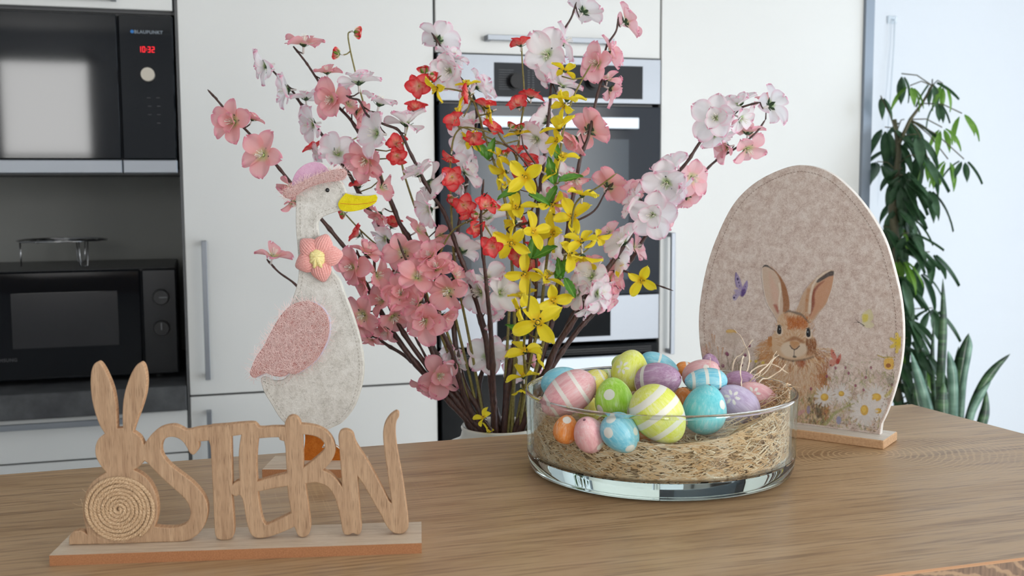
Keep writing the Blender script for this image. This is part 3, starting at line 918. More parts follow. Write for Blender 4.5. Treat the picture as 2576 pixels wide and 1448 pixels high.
body = [(746, 470), (744, 520), (744, 570), (748, 625), (751, 680), (747, 715), (736, 750), (722, 790), (708, 830), (702, 875), (712, 915), (728, 935, 'c'),
        (719, 949), (706, 957), (688, 958), (664, 948), (656, 951, 'c'), (658, 968), (666, 990), (682, 1016), (700, 1046), (718, 1066), (745, 1085), (780, 1094), (812, 1088),
        (832, 1077), (861, 1062), (889, 1027), (907, 980), (914.6, 937), (913, 894), (904, 846), (886, 788), (868, 742), (853, 702), (836, 682), (815, 640), (804, 600), (799, 574), (800, 557), (811, 545), (852, 530, 'c'),
        (862, 527), (905, 528), (930, 516), (947, 500), (948, 490), (925, 490), (900, 487), (870, 484, 'c'), (862, 464), (850, 450), (832, 425), (800, 412), (765, 424)]
bl2 = GS(body)
fy = 0.0; ft = .009
gb_ = plate('felt_body', bl2, fy, fy + ft, [felt_grey, felt_rim], goose, .0012) if False else plate('felt_body', [bl2], fy, fy + ft, [felt_grey, felt_rim], goose, .0012)
stitches(gb_, bl2, .0050, fy - .0003, thread, .0022, wid=.0003)
leg = [(762, 1070, 'c'), (818, 1070, 'c'), (812, 1110), (805, 1132), (832, 1126), (852, 1138), (866, 1160), (866, 1187, 'c'), (735, 1187, 'c'), (738, 1165), (758, 1145), (765, 1110)]
lg = [(x, max(z, GT)) for (x, z) in GS(leg)]
plate('feet', [lg], fy + .0095, fy + .0165, [felt_orange, felt_rim], goose, .0008, label='orange felt legs and feet')
cc2 = lambda pts: [(500 + x / 4, 362 + y / 4, *r) for (x, y, *r) in pts]
cc3 = lambda pts: [(600 + x / 3.29, 700 + y / 3.29, *r) for (x, y, *r) in pts]
beak = GS(cc2([(1405, 605), (1425, 560), (1482, 495, 'c'), (1560, 515), (1640, 522), (1720, 520), (1782, 508, 'c'), (1800, 540), (1780, 590), (1700, 640), (1600, 670), (1500, 680), (1430, 660)]))
bk = plate('beak', [beak], fy - .0032, fy, felt_yellow, goose, .0006, label='yellow felt beak')
ml = catmull(cc2([(1430, 597), (1500, 603), (1600, 605), (1700, 596), (1790, 575)]), 5)
mb = MB().tube([(GB.uv(*p)[0], fy - .0033, GB.uv(*p)[1]) for p in ml], .0004, 4)
link('mouth_seam', mb.mesh('mouth_seam', plain('thread_orange', srgb(205, 110, 30), .8)), bk, Matrix())
eu, ez = GB.uv(824, 478); mb = MB().ball((eu, fy - .0006, ez), .0024, sc=(1, .5, 1), u=16, v=10)
link('eye', mb.mesh('eye', plain('eye_black', (.01, .01, .01), .25), True), goose, Matrix())['label'] = 'small round black eye'
crown = GS(cc2([(945, 445), (948, 370), (985, 285), (1050, 220), (1110, 190), (1175, 180), (1240, 192), (1295, 235), (1325, 285), (1240, 330), (1080, 380), (980, 430)]))
hat = plate('hat', [crown], fy - .004, fy + ft + .003, [felt_lilac, felt_rim], goose, .0008, label='lilac felt hat crown')
brim = GS(cc2([(862, 500), (872, 470), (920, 440), (980, 415), (1100, 358), (1240, 300), (1350, 265), (1440, 250), (1492, 270), (1500, 310), (1470, 355), (1400, 372), (1300, 385), (1200, 410), (1100, 448), (1020, 500), (960, 540), (905, 548), (870, 530)]))
brm = plate('hat_brim', [brim], fy - .0085, fy - .0042, felt_pink, goose, .001, label='fluffy pink hat brim')
fuzz(brm, brim, 1300, fy - .0086, fuzz_pink, .007, .00008, 3, 'fuzz', .0022)
wing = GS(cc3([(108, 775), (130, 710), (160, 640), (215, 560), (300, 400), (370, 290), (450, 215), (540, 185), (620, 190), (700, 240), (748, 320), (758, 400), (748, 480), (708, 580), (648, 670), (560, 740), (480, 783), (430, 775, 'c'), (395, 797), (360, 803), (300, 795), (240, 770, 'c'), (200, 790), (140, 812)]))
wb = [(x + .0016, z - .0004) for (x, z) in wing]
plate('wing_backing', [wb], fy - .0042, fy - .0004, plain('felt_pale_lilac', srgb(214, 210, 226), .9), goose, .0006, label='pale lilac wing backing')
wg = plate('wing', [wing], fy - .0085, fy - .0044, felt_pink, goose, .001, label='fluffy pink felt wing')
fuzz(wg, wing, 3200, fy - .0086, fuzz_pink, .011, .00010, 4, 'fuzz', .0016)
# yarn flower
ym = Mat('yarn_pink'); n_ = ym.noise(ym.map(ym.obj(), (700, 700, 700)), 1, 3)
ym.set(color=ym.ramp(n_, [(.3, srgb(226, 150, 142)), (.7, srgb(244, 184, 176))]), rough=.9, sheen=.3); ym.bump(n_, .5, .0006); yarn_p = ym.m
ym = Mat('yarn_yellow'); n_ = ym.noise(ym.map(ym.obj(), (700, 700, 700)), 1, 3)
ym.set(color=ym.ramp(n_, [(.3, srgb(240, 218, 140)), (.7, srgb(250, 236, 176))]), rough=.9); ym.bump(n_, .5, .0006); yarn_y = ym.m
fu, fz_ = GB.uv(803, 647); pxm = (GB.uv(850, 647)[0] - GB.uv(750, 647)[0]) / 100
yf = MB()
knot = []
for k in range(7):
    a = k * 1.9; knot.append(k)
    pts = [(fu + 17 * pxm * (t * math.cos(a)) + 5 * pxm * math.sin(a) * math.sin(k), fy - .0125 - .0035 * math.cos(t * 1.4) + .002, fz_ + 19 * pxm * (t * math.sin(a)) + 6 * pxm * math.cos(a * 2)) for t in np.linspace(-1, 1, 9)]
    yf.tube(pts, .0019, 8)
yf.ball((fu, fy - .0095, fz_), .0092, sc=(1, .6, 1.1), u=16, v=10)
yc = link('yarn_flower', yf.mesh('yarn_flower', yarn_y, True), goose, Matrix()); yc['label'] = 'crocheted pink yarn flower with pale yellow knot'
for k, (ax_, az_) in enumerate(((-34, -36 * -1), (16, 40), (38, 6), (8, -38), (-36, -14))):
    mb = MB(); a = math.atan2(az_, ax_); L = 58 * pxm; dr_ = np.array([math.cos(a), math.sin(a)]); nr = np.array([-dr_[1], dr_[0]])
    ns = 9
    for q in range(ns):
        s_ = (q - (ns - 1) / 2) / ((ns - 1) / 2)
        pts = []; rr = []
        for t in np.linspace(0, 1, 12):
            wd_ = 22.5 * pxm * max(.12, math.sin(math.pi * (.12 + .80 * t ** 1.25)) ** .6)
            x_ = dr_ * (L * t * (1 - .16 * s_ * s_) + 3 * pxm) + nr * (s_ * wd_)
            bulge = .009 * math.sin(math.pi * (.1 + .85 * t)) * math.sqrt(max(0, 1 - .8 * s_ * s_))
            pts.append((fu + x_[0], fy - .002 - bulge, fz_ + x_[1])); rr.append(.0019 if 0 < t < 1 else .0014)
        mb.tube(pts, rr, 7)
    x_ = dr_ * L * .52
    mb.ball((fu + x_[0], fy - .004, fz_ + x_[1]), 20 * pxm, sc=(1, .35, 1), u=14, v=8)
    link('yarn_petal', mb.mesh('yarn_petal', yarn_p, True), yc, Matrix())

# ---------------------------------------------------------------- felt egg
er = T(2223, 1131); ea = PHI + math.radians(35)
ed = Vector((math.cos(ea), -math.sin(ea), 0)); en = Vector((math.sin(ea), math.cos(ea), 0))
EW, ED, ET = .30, .060, .0115
ec = er - ed * EW / 2 + en * ED / 2
eggb = thing('felt_egg', 'tall beige felt egg printed with a rabbit, butterflies and daisies, on a wooden foot', 'decoration', ec, math.atan2(ed.y, ed.x))
mb = MB(); mb.box((-EW / 2, -ED / 2, 0), (EW / 2, ED / 2, ET), 0, .0012)
for i, f in enumerate(mb.f):
    if len(f) == 4 and all(mb.v[k][2] > ET - .0001 for k in f): mb.m[i] = 1
white_wood = wood('white_washed_wood', srgb(205, 190, 174), srgb(228, 218, 206), srgb(220, 207, 192), 5, 'X', .5, pores=srgb(200, 180, 160), bump=.03)
light_mdf = Mat('light_mdf'); light_mdf.set(color=light_mdf.ramp(light_mdf.noise(light_mdf.obj(), 300, 3, .6), [(.3, srgb(190, 148, 108)), (.7, srgb(212, 172, 132))]), rough=.75); light_mdf = light_mdf.m
link('foot_plank', mb.mesh('foot_plank', [light_mdf, white_wood]), eggb, Matrix())['label'] = 'wooden foot with white top'
EB = Board(ec, 0); EB.u = ed; EB.n = en
cc4 = lambda pts: [(1740 + x / 1.905, 400 + y / 1.905, *r) for (x, y, *r) in pts]
eo = cc4([(530, 28), (430, 48), (300, 115), (200, 215), (120, 372), (70, 520), (40, 680), (33, 790), (40, 900), (60, 1000), (95, 1090), (140, 1160), (200, 1225), (262, 1258, 'c'), (560, 1292), (868, 1324, 'c'), (898, 1288), (935, 1215), (975, 1100), (1003, 980), (1014, 850), (1006, 700), (978, 560), (925, 385), (845, 245), (745, 128), (645, 55)])
EL = [EB.uv(p[0], p[1]) for p in catmull(eo, 7, True)]
zb = min(p[1] for p in EL); EL = [(x, ET if z < ET + .012 else z) for (x, z) in EL]


def felt_egg_nodes(M):
    v = M.obj(); big = M.noise(v, 75, 8, .8, .3); fib = M.noise(v, 420, 3, .7, 1.5)
    f = M.math('ADD', M.math('MULTIPLY', big, .66), M.math('MULTIPLY', fib, .34))
    return M.ramp(f, [(.38, srgb(182, 156, 144)), (.48, srgb(208, 188, 176)), (.58, srgb(226, 212, 202))]), fib


M = Mat('felt_beige'); c, fib = felt_egg_nodes(M); M.set(color=c, rough=.95, spec=.1, sheen=.2); M.bump(fib, .6, .001); felt_beige = M.m
M = Mat('felt_print'); c, fib = felt_egg_nodes(M)
pa = M.attr('paint', 'Color'); al = M.attr('cover')
fm_ = M.math('MULTIPLY_ADD', fib, -.45, 1.18)
c = M.mix(M.math('MULTIPLY', al, fm_), c, pa); M.set(color=c, rough=.9, spec=.1); M.bump(fib, .5, .001); felt_print = M.m
felt_white = felt('felt_cream_edge', srgb(214, 204, 194), srgb(226, 218, 210), srgb(236, 230, 224), 1)
eb_ = plate('felt_board', [EL], 0, .0075, [felt_beige, felt_white], eggb, .001)
plate('felt_back', [[(x * .999, z) for (x, z) in EL]], .0078, .011, felt_white, eggb, .001)
stitches(eb_, EL, .0085, -.0004, plain('thread_brown', srgb(148, 124, 110), .9), .0022, wid=.0003)

# ---- the printed picture, painted in the plane of the egg
class Canvas:
    def __init__(s, x0, x1, z0, z1, res):
        s.x0, s.z0, s.res = x0, z0, res
        s.w = int((x1 - x0) / res); s.h = int((z1 - z0) / res)
        s.c = np.zeros((s.h, s.w, 3)); s.a = np.zeros((s.h, s.w))

    def blend(s, j0, j1, i0, i1, m, colr):
        if m.size == 0: return
        a = s.a[j0:j1, i0:i1]; c_ = s.c[j0:j1, i0:i1]
        na = m + a * (1 - m)
        k = np.where(na > 1e-5, m / np.maximum(na, 1e-5), 0)[..., None]
        s.c[j0:j1, i0:i1] = c_ * (1 - k) + np.array(colr) * k
        s.a[j0:j1, i0:i1] = na

    def grid(s, xa, xb, za, zb, pad):
        i0 = max(0, int((xa - pad - s.x0) / s.res)); i1 = min(s.w, int((xb + pad - s.x0) / s.res) + 2)
        j0 = max(0, int((za - pad - s.z0) / s.res)); j1 = min(s.h, int((zb + pad - s.z0) / s.res) + 2)
        if i1 <= i0 or j1 <= j0: return None
        X, Z = np.meshgrid(s.x0 + (np.arange(i0, i1) + .5) * s.res, s.z0 + (np.arange(j0, j1) + .5) * s.res)
        return i0, i1, j0, j1, X, Z

    def stroke(s, pts, w0, w1, colr, op=1., soft=.5):
        P = [E4(*p) for p in pts]
        k_ = .000345
        for n_, (a, b) in enumerate(zip(P[:-1], P[1:])):
            wa = (w0 + (w1 - w0) * n_ / max(1, len(P) - 1)) * k_; wb_ = (w0 + (w1 - w0) * (n_ + 1) / max(1, len(P) - 1)) * k_
            g = s.grid(min(a[0], b[0]), max(a[0], b[0]), min(a[1], b[1]), max(a[1], b[1]), max(wa, wb_) + s.res * 2)
            if g is None: continue
            i0, i1, j0, j1, X, Z = g; d = np.array(b) - np.array(a); L = d @ d + 1e-12
            t = np.clip(((X - a[0]) * d[0] + (Z - a[1]) * d[1]) / L, 0, 1)
            D = np.hypot(X - a[0] - t * d[0], Z - a[1] - t * d[1]); W = wa + (wb_ - wa) * t
            sf = s.res * .7 + W * soft
            s.blend(j0, j1, i0, i1, np.clip((W - D) / sf + .5, 0, 1) * op, colr)

    def poly(s, pts, colr, op=1., soft=3.):
        P = np.array([E4(*p[:2]) for p in catmull(pts, 4, True)]); sf = soft * .000345
        g = s.grid(P[:, 0].min(), P[:, 0].max(), P[:, 1].min(), P[:, 1].max(), sf + s.res)
        if g is None: return
        i0, i1, j0, j1, X, Z = g; ins = np.zeros(X.shape, bool); D = np.full(X.shape, 9.); n = len(P)
        for i in range(n):
            a, b = P[i], P[(i + 1) % n]
            cnd = (a[1] > Z) != (b[1] > Z)
            ins ^= cnd & (X < (b[0] - a[0]) * (Z - a[1]) / (b[1] - a[1] + 1e-12) + a[0])
            d = b - a; L = d @ d + 1e-12; t = np.clip(((X - a[0]) * d[0] + (Z - a[1]) * d[1]) / L, 0, 1)
            D = np.minimum(D, np.hypot(X - a[0] - t * d[0], Z - a[1] - t * d[1]))
        m = np.clip(np.where(ins, D, -D) / (sf + 1e-6) + .5, 0, 1) * op
        s.blend(j0, j1, i0, i1, m, colr)

    def dot(s, x, y, rx, ry, colr, op=1., soft=.3, ang=0.):
        n = 14
        a0 = math.radians(ang)
        pts = [(x + rx * math.cos(t) * math.cos(a0) - ry * math.sin(t) * math.sin(a0), y + rx * math.cos(t) * math.sin(a0) + ry * math.sin(t) * math.cos(a0)) for t in np.linspace(0, 2 * math.pi, n, endpoint=False)]
        s.poly(pts, colr, op, max(1.5, soft * min(rx, ry)))


def E4(x, y): return EB.uv(1740 + x / 1.905, 400 + y / 1.905)


ex = [p[0] for p in EL]; ez_ = [p[1] for p in EL]
CV = Canvas(min(ex), max(ex), ET, max(ez_) * .70, .00062)
R = random.Random(11)
S = srgb
def jit(c_, a=.12): k = 1 + R.uniform(-a, a); return tuple(min(1, q * k) for q in c_)
def fur(n, fx, L, w, cols, op=.5, curl=.3):
    for _ in range(n):
        x, y, a = fx(); a += R.gauss(0, curl); l = L * R.uniform(.5, 1.3)
        CV.stroke([(x, y), (x + math.cos(a) * l * .5, y + math.sin(a) * l * .5), (x + math.cos(a + .15) * l, y + math.sin(a + .15) * l)], w, .3, jit(R.choice(cols)), op)
inp = lambda x, y, P: sum(((P[i][1] > y) != (P[i - 1][1] > y)) and x < (P[i - 1][0] - P[i][0]) * (y - P[i][1]) / (P[i - 1][1] - P[i][1] + 1e-9) + P[i][0] for i in range(len(P))) % 2 == 1
# rabbit drawn in the crop frame of the egg (1067 x 1448); R5 maps the detail crop into it
def r5(pts): return [((1840 + x / 4.526 - 1740) * 1.905, (640 + y / 4.526 - 400) * 1.905, *r) for (x, y, *r) in pts]
tan, orange, brown, cream, dark = S(190, 150, 112), S(184, 118, 66), S(132, 78, 44), S(216, 196, 172), S(52, 50, 50)
bodyp = [(385, 860), (345, 890), (318, 940), (312, 1000), (330, 1060), (370, 1120), (440, 1200), (500, 1275), (560, 1280), (640, 1270), (655, 1200), (655, 1120), (642, 1040), (622, 980), (600, 930), (600, 880)]
CV.poly(bodyp, S(196, 164, 130), .75, 26)
def fb():
    while True:
        x, y = R.uniform(310, 660), R.uniform(860, 1280)
        if inp(x, y, bodyp): return x, y, math.atan2(y - 860, x - 490) * .6 + math.pi / 2 * .4
fur(1500, fb, 26, 1.6, [tan, orange, cream, S(206, 176, 140), S(170, 120, 80)], .5)
for (x0_, y0_, x1_, y1_) in ((630, 1030, 655, 1250), (600, 940, 650, 1080)):
    fur(160, lambda: (R.uniform(x0_ - 12, x0_ + 14) + (R.random()) * (x1_ - x0_), R.uniform(y0_, y1_), 1.4), 26, 2, [S(170, 108, 60), S(150, 92, 50)], .5)
fur(420, lambda: ((lambda t, q: (490 + math.cos(t) * q * 1.15, 900 + math.sin(t) * q * .62, t))(R.uniform(.05, math.pi - .05), R.uniform(95, 165))), 34, 1.8, [S(176, 112, 62), S(206, 170, 130), S(150, 96, 58), cream], .6)
fur(150, lambda: (R.uniform(325, 400), R.uniform(865, 960), 2.6), 26, 2, [S(186, 128, 72), tan], .55)
fur(110, lambda: (R.uniform(430, 470), R.uniform(1000, 1060), 1.9), 26, 1.6, [cream, tan], .4)
fur(110, lambda: (R.uniform(560, 640), R.uniform(1140, 1270), 1.5), 26, 3, [S(96, 70, 50), S(130, 86, 52), S(70, 60, 56)], .5)
CV.poly([(500, 965), (545, 965), (540, 990), (515, 995)], S(152, 72, 42), .65, 8)
# ears
earL = r5([(350, 150), (352, 250), (365, 370), (385, 480), (420, 580), (480, 670), (525, 740), (600, 690), (655, 640), (662, 560), (650, 470), (620, 360), (560, 250), (490, 170), (410, 120)])
CV.poly(earL, S(200, 174, 152), .85, 5)
CV.poly(r5([(430, 200), (500, 330), (540, 450), (530, 560), (490, 560), (450, 400)]), S(208, 164, 146), .5, 14)
CV.poly(r5([(480, 570), (520, 570), (540, 650), (530, 670), (500, 620)]), S(158, 66, 50), .75, 8)
CV.poly(r5([(440, 140), (500, 200), (555, 300), (575, 420), (590, 560), (590, 660), (650, 640), (662, 560), (650, 470), (620, 360), (560, 250), (490, 170)]), S(150, 96, 58), .9, 5)
CV.poly(r5([(350, 150), (375, 118), (410, 118), (450, 150), (500, 190), (470, 175), (420, 145), (380, 138)]), S(66, 68, 70), .9, 3)
CV.stroke(r5([(350, 160), (352, 250), (365, 370), (385, 480), (420, 580), (470, 650)]), 1.2, 1.2, S(226, 216, 204), .8)
CV.stroke(r5([(545, 330), (560, 420), (545, 520), (545, 620)]), 4, 3, S(222, 208, 190), .7)
earR = r5([(745, 640), (770, 560), (810, 450), (880, 350), (960, 270), (1050, 200), (1120, 172), (1168, 190), (1168, 260), (1140, 400), (1080, 560), (1000, 660), (900, 780), (830, 700)])
CV.poly(earR, S(192, 158, 128), .9, 5)
CV.poly(r5([(950, 370), (1020, 300), (1100, 250), (1160, 210), (1140, 380), (1070, 560), (980, 660), (910, 740), (890, 700), (930, 600), (910, 520), (925, 430)]), S(196, 144, 112), .8, 6)
CV.poly(r5([(940, 390), (1000, 330), (1060, 300), (990, 370), (950, 450), (950, 560), (920, 650), (890, 700), (910, 600), (908, 520), (920, 440)]), S(128, 56, 44), .8, 7)
CV.poly(r5([(960, 300), (1050, 235), (1120, 190), (1168, 190), (1165, 235), (1110, 250), (1040, 290), (980, 320)]), S(60, 62, 66), .9, 5)
CV.stroke(r5([(1120, 180), (1050, 215), (980, 270), (930, 350), (905, 450), (895, 560), (890, 660)]), 3, 5, S(222, 206, 186), .7)
CV.stroke(r5([(1172, 200), (1165, 290), (1140, 410), (1100, 520)]), 1.2, 1.2, S(228, 218, 206), .7)
CV.stroke(r5([(880, 400), (860, 520), (850, 640)]), 6, 5, S(176, 116, 66), .5)
# head
head = r5([(525, 740), (545, 700), (600, 660), (700, 650), (790, 680), (860, 740), (890, 790), (905, 860), (940, 950), (970, 1040), (972, 1120), (940, 1160), (860, 1190), (760, 1205), (660, 1200), (580, 1170), (500, 1130), (455, 1060), (448, 960), (480, 900), (520, 860)])
CV.poly(head, S(204, 172, 140), .95, 6)
hc = lambda: ((lambda t, q: (lambda x, y: (x, y, math.atan2(y - 880, x - 495)))(495 + math.cos(t) * q * 95, 830 + math.sin(t) * q * 105))(R.uniform(0, 6.283), math.sqrt(R.random())))
fur(800, hc, 15, 1.4, [S(206, 172, 138), S(190, 146, 104), cream, S(180, 126, 80)], .45)
CV.poly(r5([(600, 690), (640, 680), (700, 760), (760, 700), (850, 760), (870, 830), (820, 860), (760, 830), (700, 850), (650, 800)]), S(182, 108, 56), .5, 16)
fur(260, lambda: (lambda p: (p[0], p[1], -1.5))(r5([(R.uniform(640, 860), R.uniform(730, 850))])[0]), 22, 2, [S(170, 92, 44), S(190, 120, 66)], .5)
fur(200, lambda: (lambda p: (p[0], p[1], 1.2))(r5([(R.uniform(850, 960), R.uniform(950, 1130))])[0]), 20, 2, [S(150, 92, 50), S(120, 76, 46)], .45)
fur(120, lambda: (lambda p: (p[0], p[1], 1.6))(r5([(R.uniform(420, 460), R.uniform(930, 1020))])[0]), 18, 2, [S(180, 122, 72)], .5)
CV.poly(r5([(600, 1000), (650, 960), (700, 930), (760, 940), (840, 1000), (800, 1010), (740, 975), (680, 985)]), S(150, 96, 56), .75, 8)
CV.poly(r5([(560, 1080), (590, 1020), (660, 990), (720, 1040), (790, 1010), (850, 1040), (860, 1100), (800, 1150), (700, 1170), (610, 1150)]), S(214, 196, 174), .85, 9)
CV.poly(r5([(665, 1000), (700, 985), (770, 1000), (775, 1030), (720, 1075), (680, 1045)]), S(188, 138, 92), .85, 5)
CV.stroke(r5([(668, 1035), (690, 1065), (718, 1082), (745, 1070), (775, 1040)]), 2.2, 2.2, S(92, 70, 62), .9)
CV.stroke(r5([(716, 1085), (714, 1140)]), 1.6, 1.6, S(84, 72, 66), .85)
CV.poly(r5([(698, 1165), (712, 1145), (745, 1165), (720, 1175)]), S(60, 56, 54), .85, 3)
CV.stroke(r5([(500, 1140), (590, 1185), (700, 1210), (830, 1195), (930, 1165)]), 4, 4, S(80, 62, 52), .55, 1.)
CV.poly(r5([(600, 670), (650, 630), (690, 640), (740, 650), (800, 670), (850, 720), (890, 780), (860, 760), (800, 700), (740, 680), (660, 655)]), S(88, 80, 74), .75, 6)
for (x, y, s_) in ((545, 855, 1), (876, 888, -1)):
    CV.poly(r5([(x - 34, y + 30), (x - 20, y - 55), (x + 25, y - 40), (x + 42, y + 10), (x + 30, y + 60), (x - 10, y + 65)]), S(222, 206, 186), .7, 5)
    CV.poly(r5([(x - 22, y - 10), (x - 8, y - 52), (x + 18, y - 35), (x + 26, y + 10), (x + 18, y + 45), (x - 8, y + 50), (x - 24, y + 25)]), S(30, 33, 38), 1., 2.5)
    CV.dot(*r5([(x + 6 * s_, y - 8)])[0][:2], 2.6, 4, S(150, 165, 175), .8)
    CV.stroke(r5([(x - 25, y - 45), (x + 5, y - 55), (x + 25, y - 40)]), 1.5, 1.5, dark, .8)
# butterflies
CV.poly(r5([(50, 200), (90, 250), (120, 340), (130, 400), (100, 400), (60, 370), (42, 300)]), S(138, 124, 176), .75, 4)
CV.poly(r5([(180, 290), (188, 350), (165, 430), (130, 470), (110, 450), (125, 380), (150, 330)]), S(126, 108, 172), .8, 4)
CV.poly(r5([(110, 410), (155, 390), (165, 430), (130, 480), (105, 470)]), S(76, 48, 116), .85, 6)
CV.poly(r5([(30, 400), (100, 400), (110, 450), (80, 480), (50, 520), (20, 515), (15, 470), (45, 440)]), S(150, 138, 186), .7, 5)
for p in ((72, 278, 5, 7), (84, 318, 3, 4), (95, 355, 2.5, 3), (32, 490, 5, 5), (52, 462, 2, 3), (160, 365, 2, 3)): CV.dot(*r5([p[:2]])[0][:2], p[2], p[3], S(50, 44, 84), .9)
CV.stroke(r5([(55, 205), (44, 290), (60, 370)]), 1.6, 1, S(86, 66, 136), .8)
CV.poly(r5([(1138, 1068), (1175, 1110), (1200, 1170), (1190, 1200), (1150, 1180), (1130, 1120)]), S(198, 98, 80), .8, 4)
CV.poly(r5([(1245, 1125), (1250, 1180), (1215, 1240), (1190, 1230), (1205, 1180)]), S(186, 78, 60), .8, 4)
CV.poly(r5([(1195, 1190), (1230, 1190), (1225, 1240), (1195, 1245)]), S(160, 40, 26), .85, 5)
CV.poly(r5([(1125, 1195), (1190, 1200), (1190, 1240), (1140, 1275), (1115, 1255)]), S(196, 112, 92), .75, 4)
for p in ((1160, 1118, 2.5, 3), (1172, 1140, 2, 2), (1132, 1258, 3, 3)): CV.dot(*r5([p[:2]])[0][:2], p[2], p[3], S(60, 26, 24), .9)
CV.poly([(830, 730), (855, 718), (870, 745), (868, 770), (845, 778), (815, 765), (818, 742)], S(208, 200, 148), .75, 5)
CV.poly([(818, 770), (850, 775), (875, 790), (868, 806), (840, 808), (820, 795)], S(212, 206, 164), .7, 5)
CV.poly([(820, 745), (845, 745), (842, 775), (822, 780)], S(208, 190, 62), .75, 6)
CV.stroke([(826, 797), (800, 780), (788, 770), (780, 752)], 2, .8, S(70, 66, 60), .9)
CV.stroke([(802, 783), (780, 782), (765, 776)], 1.2, .8, S(70, 66, 60), .8)
# left meadow
CV.dot(190, 828, 26, 13, S(204, 160, 84), .9, .3, 6); CV.dot(184, 822, 18, 6, S(222, 186, 120), .7, .4, 6)
for k in range(26):
    a = R.uniform(.2, 2.9); CV.stroke([(190 + 20 * math.cos(a), 838), (190 + 46 * math.cos(a), 845 + 48 * math.sin(a))], 5, 3, S(198, 180, 166), .35, 1.)
for (x, y, a) in ((98, 840, 1.3), (110, 845, 1.7), (85, 880, .8), (70, 890, 1.2), (125, 900, 1.2), (150, 905, 2)):
    CV.stroke([(x, y), (x + 14 * math.cos(a), y + 45 * math.sin(a))], 4, 1, S(190, 140, 100), .65)
    CV.stroke([(x + 14 * math.cos(a), y + 45 * math.sin(a)), (x + 25 * math.cos(a), y + 150 * math.sin(a))], 1.2, 1.2, S(160, 130, 96), .5)
CV.poly([(45, 900), (80, 910), (85, 945), (60, 955), (45, 940)], S(206, 148, 136), .45, 16)
for _ in range(70):
    x, y = R.uniform(70, 330), R.uniform(930, 1060); CV.stroke([(x, y + 60), (x + R.uniform(-18, 18), y + 20), (x + R.uniform(-30, 30), y - R.uniform(0, 50))], 1.5, .7, jit(R.choice([S(128, 124, 88), S(150, 136, 100), S(140, 116, 92)])), .5)
for (x0_, y0_, x1_, y1_) in ((277, 893, 190, 975), (168, 930, 175, 1010), (257, 938, 200, 990), (330, 975, 250, 1030), (307, 970, 280, 1030)):
    CV.stroke([(x0_, y0_), ((x0_ + x1_) / 2 + 4, (y0_ + y1_) / 2), (x1_, y1_)], 1.3, 1., S(120, 112, 86), .75)
for (x, y) in ((277, 893), (168, 930), (257, 938), (172, 935), (240, 985), (150, 990)): CV.dot(x, y, 8, 9, S(138, 76, 104), .8); CV.dot(x + 2, y + 4, 4, 4, S(98, 40, 78), .7)
for (x, y) in ((280, 967), (308, 968), (342, 975)): CV.dot(x, y, 8, 7, S(212, 184, 74), .85)
# right meadow
green = [S(132, 136, 84), S(156, 154, 92), S(104, 112, 76), S(150, 150, 112), S(170, 160, 96)]
for _ in range(430):
    x = R.uniform(430, 990); top_ = 1010 + abs(x - 850) * .25 if x > 640 else 1130
    y = R.uniform(top_, 1310); L = R.uniform(20, 80) * (1 if y > 1180 else .7); a = -math.pi / 2 + R.gauss(0, .6)
    CV.stroke([(x, y), (x + math.cos(a) * L * .5, y + math.sin(a) * L * .5), (x + math.cos(a + R.gauss(0, .5)) * L, y + math.sin(a) * L)], R.uniform(1, 3.4), .7, jit(R.choice(green)), R.uniform(.25, .6))
for _ in range(150):
    x, y = R.uniform(440, 960), R.uniform(1190, 1310); CV.dot(x, y, R.uniform(4, 12), R.uniform(3, 8), jit(R.choice([S(196, 160, 110), S(120, 100, 70), S(202, 184, 150), S(180, 120, 84), S(90, 84, 66), S(188, 176, 130)])), .4, .6, R.uniform(0, 180))
for (x, y) in ((860, 998), (648, 1040), (572, 1100), (785, 1085), (752, 1025), (825, 1105), (835, 1045), (690, 1000), (738, 998), (960, 1080)):
    CV.stroke([(x, y), (x - 6, y + 30), (x - 20, y + 70)], 1.2, 1, S(120, 118, 84), .6); CV.dot(x, y, 6, 8, S(142, 62, 98), .8)
for _ in range(40): CV.dot(R.uniform(690, 960), R.uniform(930, 1080), R.uniform(3, 9), R.uniform(2, 5), jit(S(156, 158, 112)), .4, .6, R.uniform(0, 180))
def daisy(x, y, r, cr, cry, n=20):
    for k in range(n):
        a = 2 * math.pi * k / n + R.uniform(-.12, .12); l = r * R.uniform(.8, 1.1)
        CV.stroke([(x + math.cos(a) * cr * .8, y + math.sin(a) * cry * .8), (x + math.cos(a) * l * .6, y + math.sin(a) * l * .6), (x + math.cos(a) * l, y + math.sin(a) * l)], r * .10, r * .06, jit(S(214, 208, 204), .06), .8, .6)
    CV.dot(x, y, cr, cry, S(206, 162, 62), .95, .2); CV.dot(x - 3, y - 3, cr * .6, cry * .6, S(226, 192, 96), .7, .5)
daisy(718, 1123, 46, 14, 13); daisy(637, 1140, 50, 19, 18); daisy(885, 1140, 62, 24, 19); daisy(893, 1205, 50, 17, 13); daisy(828, 1202, 72, 19, 25, 24)
for (x, y, a, sc) in ((985, 880, 0, 1.), ):
    for k in range(7): aa = 2 * math.pi * k / 7; CV.stroke([(x + 6, y), (x + 6 + 38 * math.cos(aa), y + 44 * math.sin(aa))], 9, 6, jit(S(218, 188, 58), .1), .85)
CV.poly([(925, 958), (965, 955), (968, 1000), (950, 1008), (925, 1000)], S(218, 172, 62), .9, 5); CV.dot(943, 988, 12, 10, S(130, 54, 34), .8)
CV.stroke([(893, 940), (920, 950), (945, 948), (975, 950)], 2.5, 2, S(176, 154, 60), .8); CV.stroke([(940, 950), (935, 930)], 2, 1, S(150, 140, 70), .8)
CV.poly([(932, 1045), (960, 1048), (972, 1075), (955, 1085), (938, 1070)], S(104, 108, 84), .6, 7)
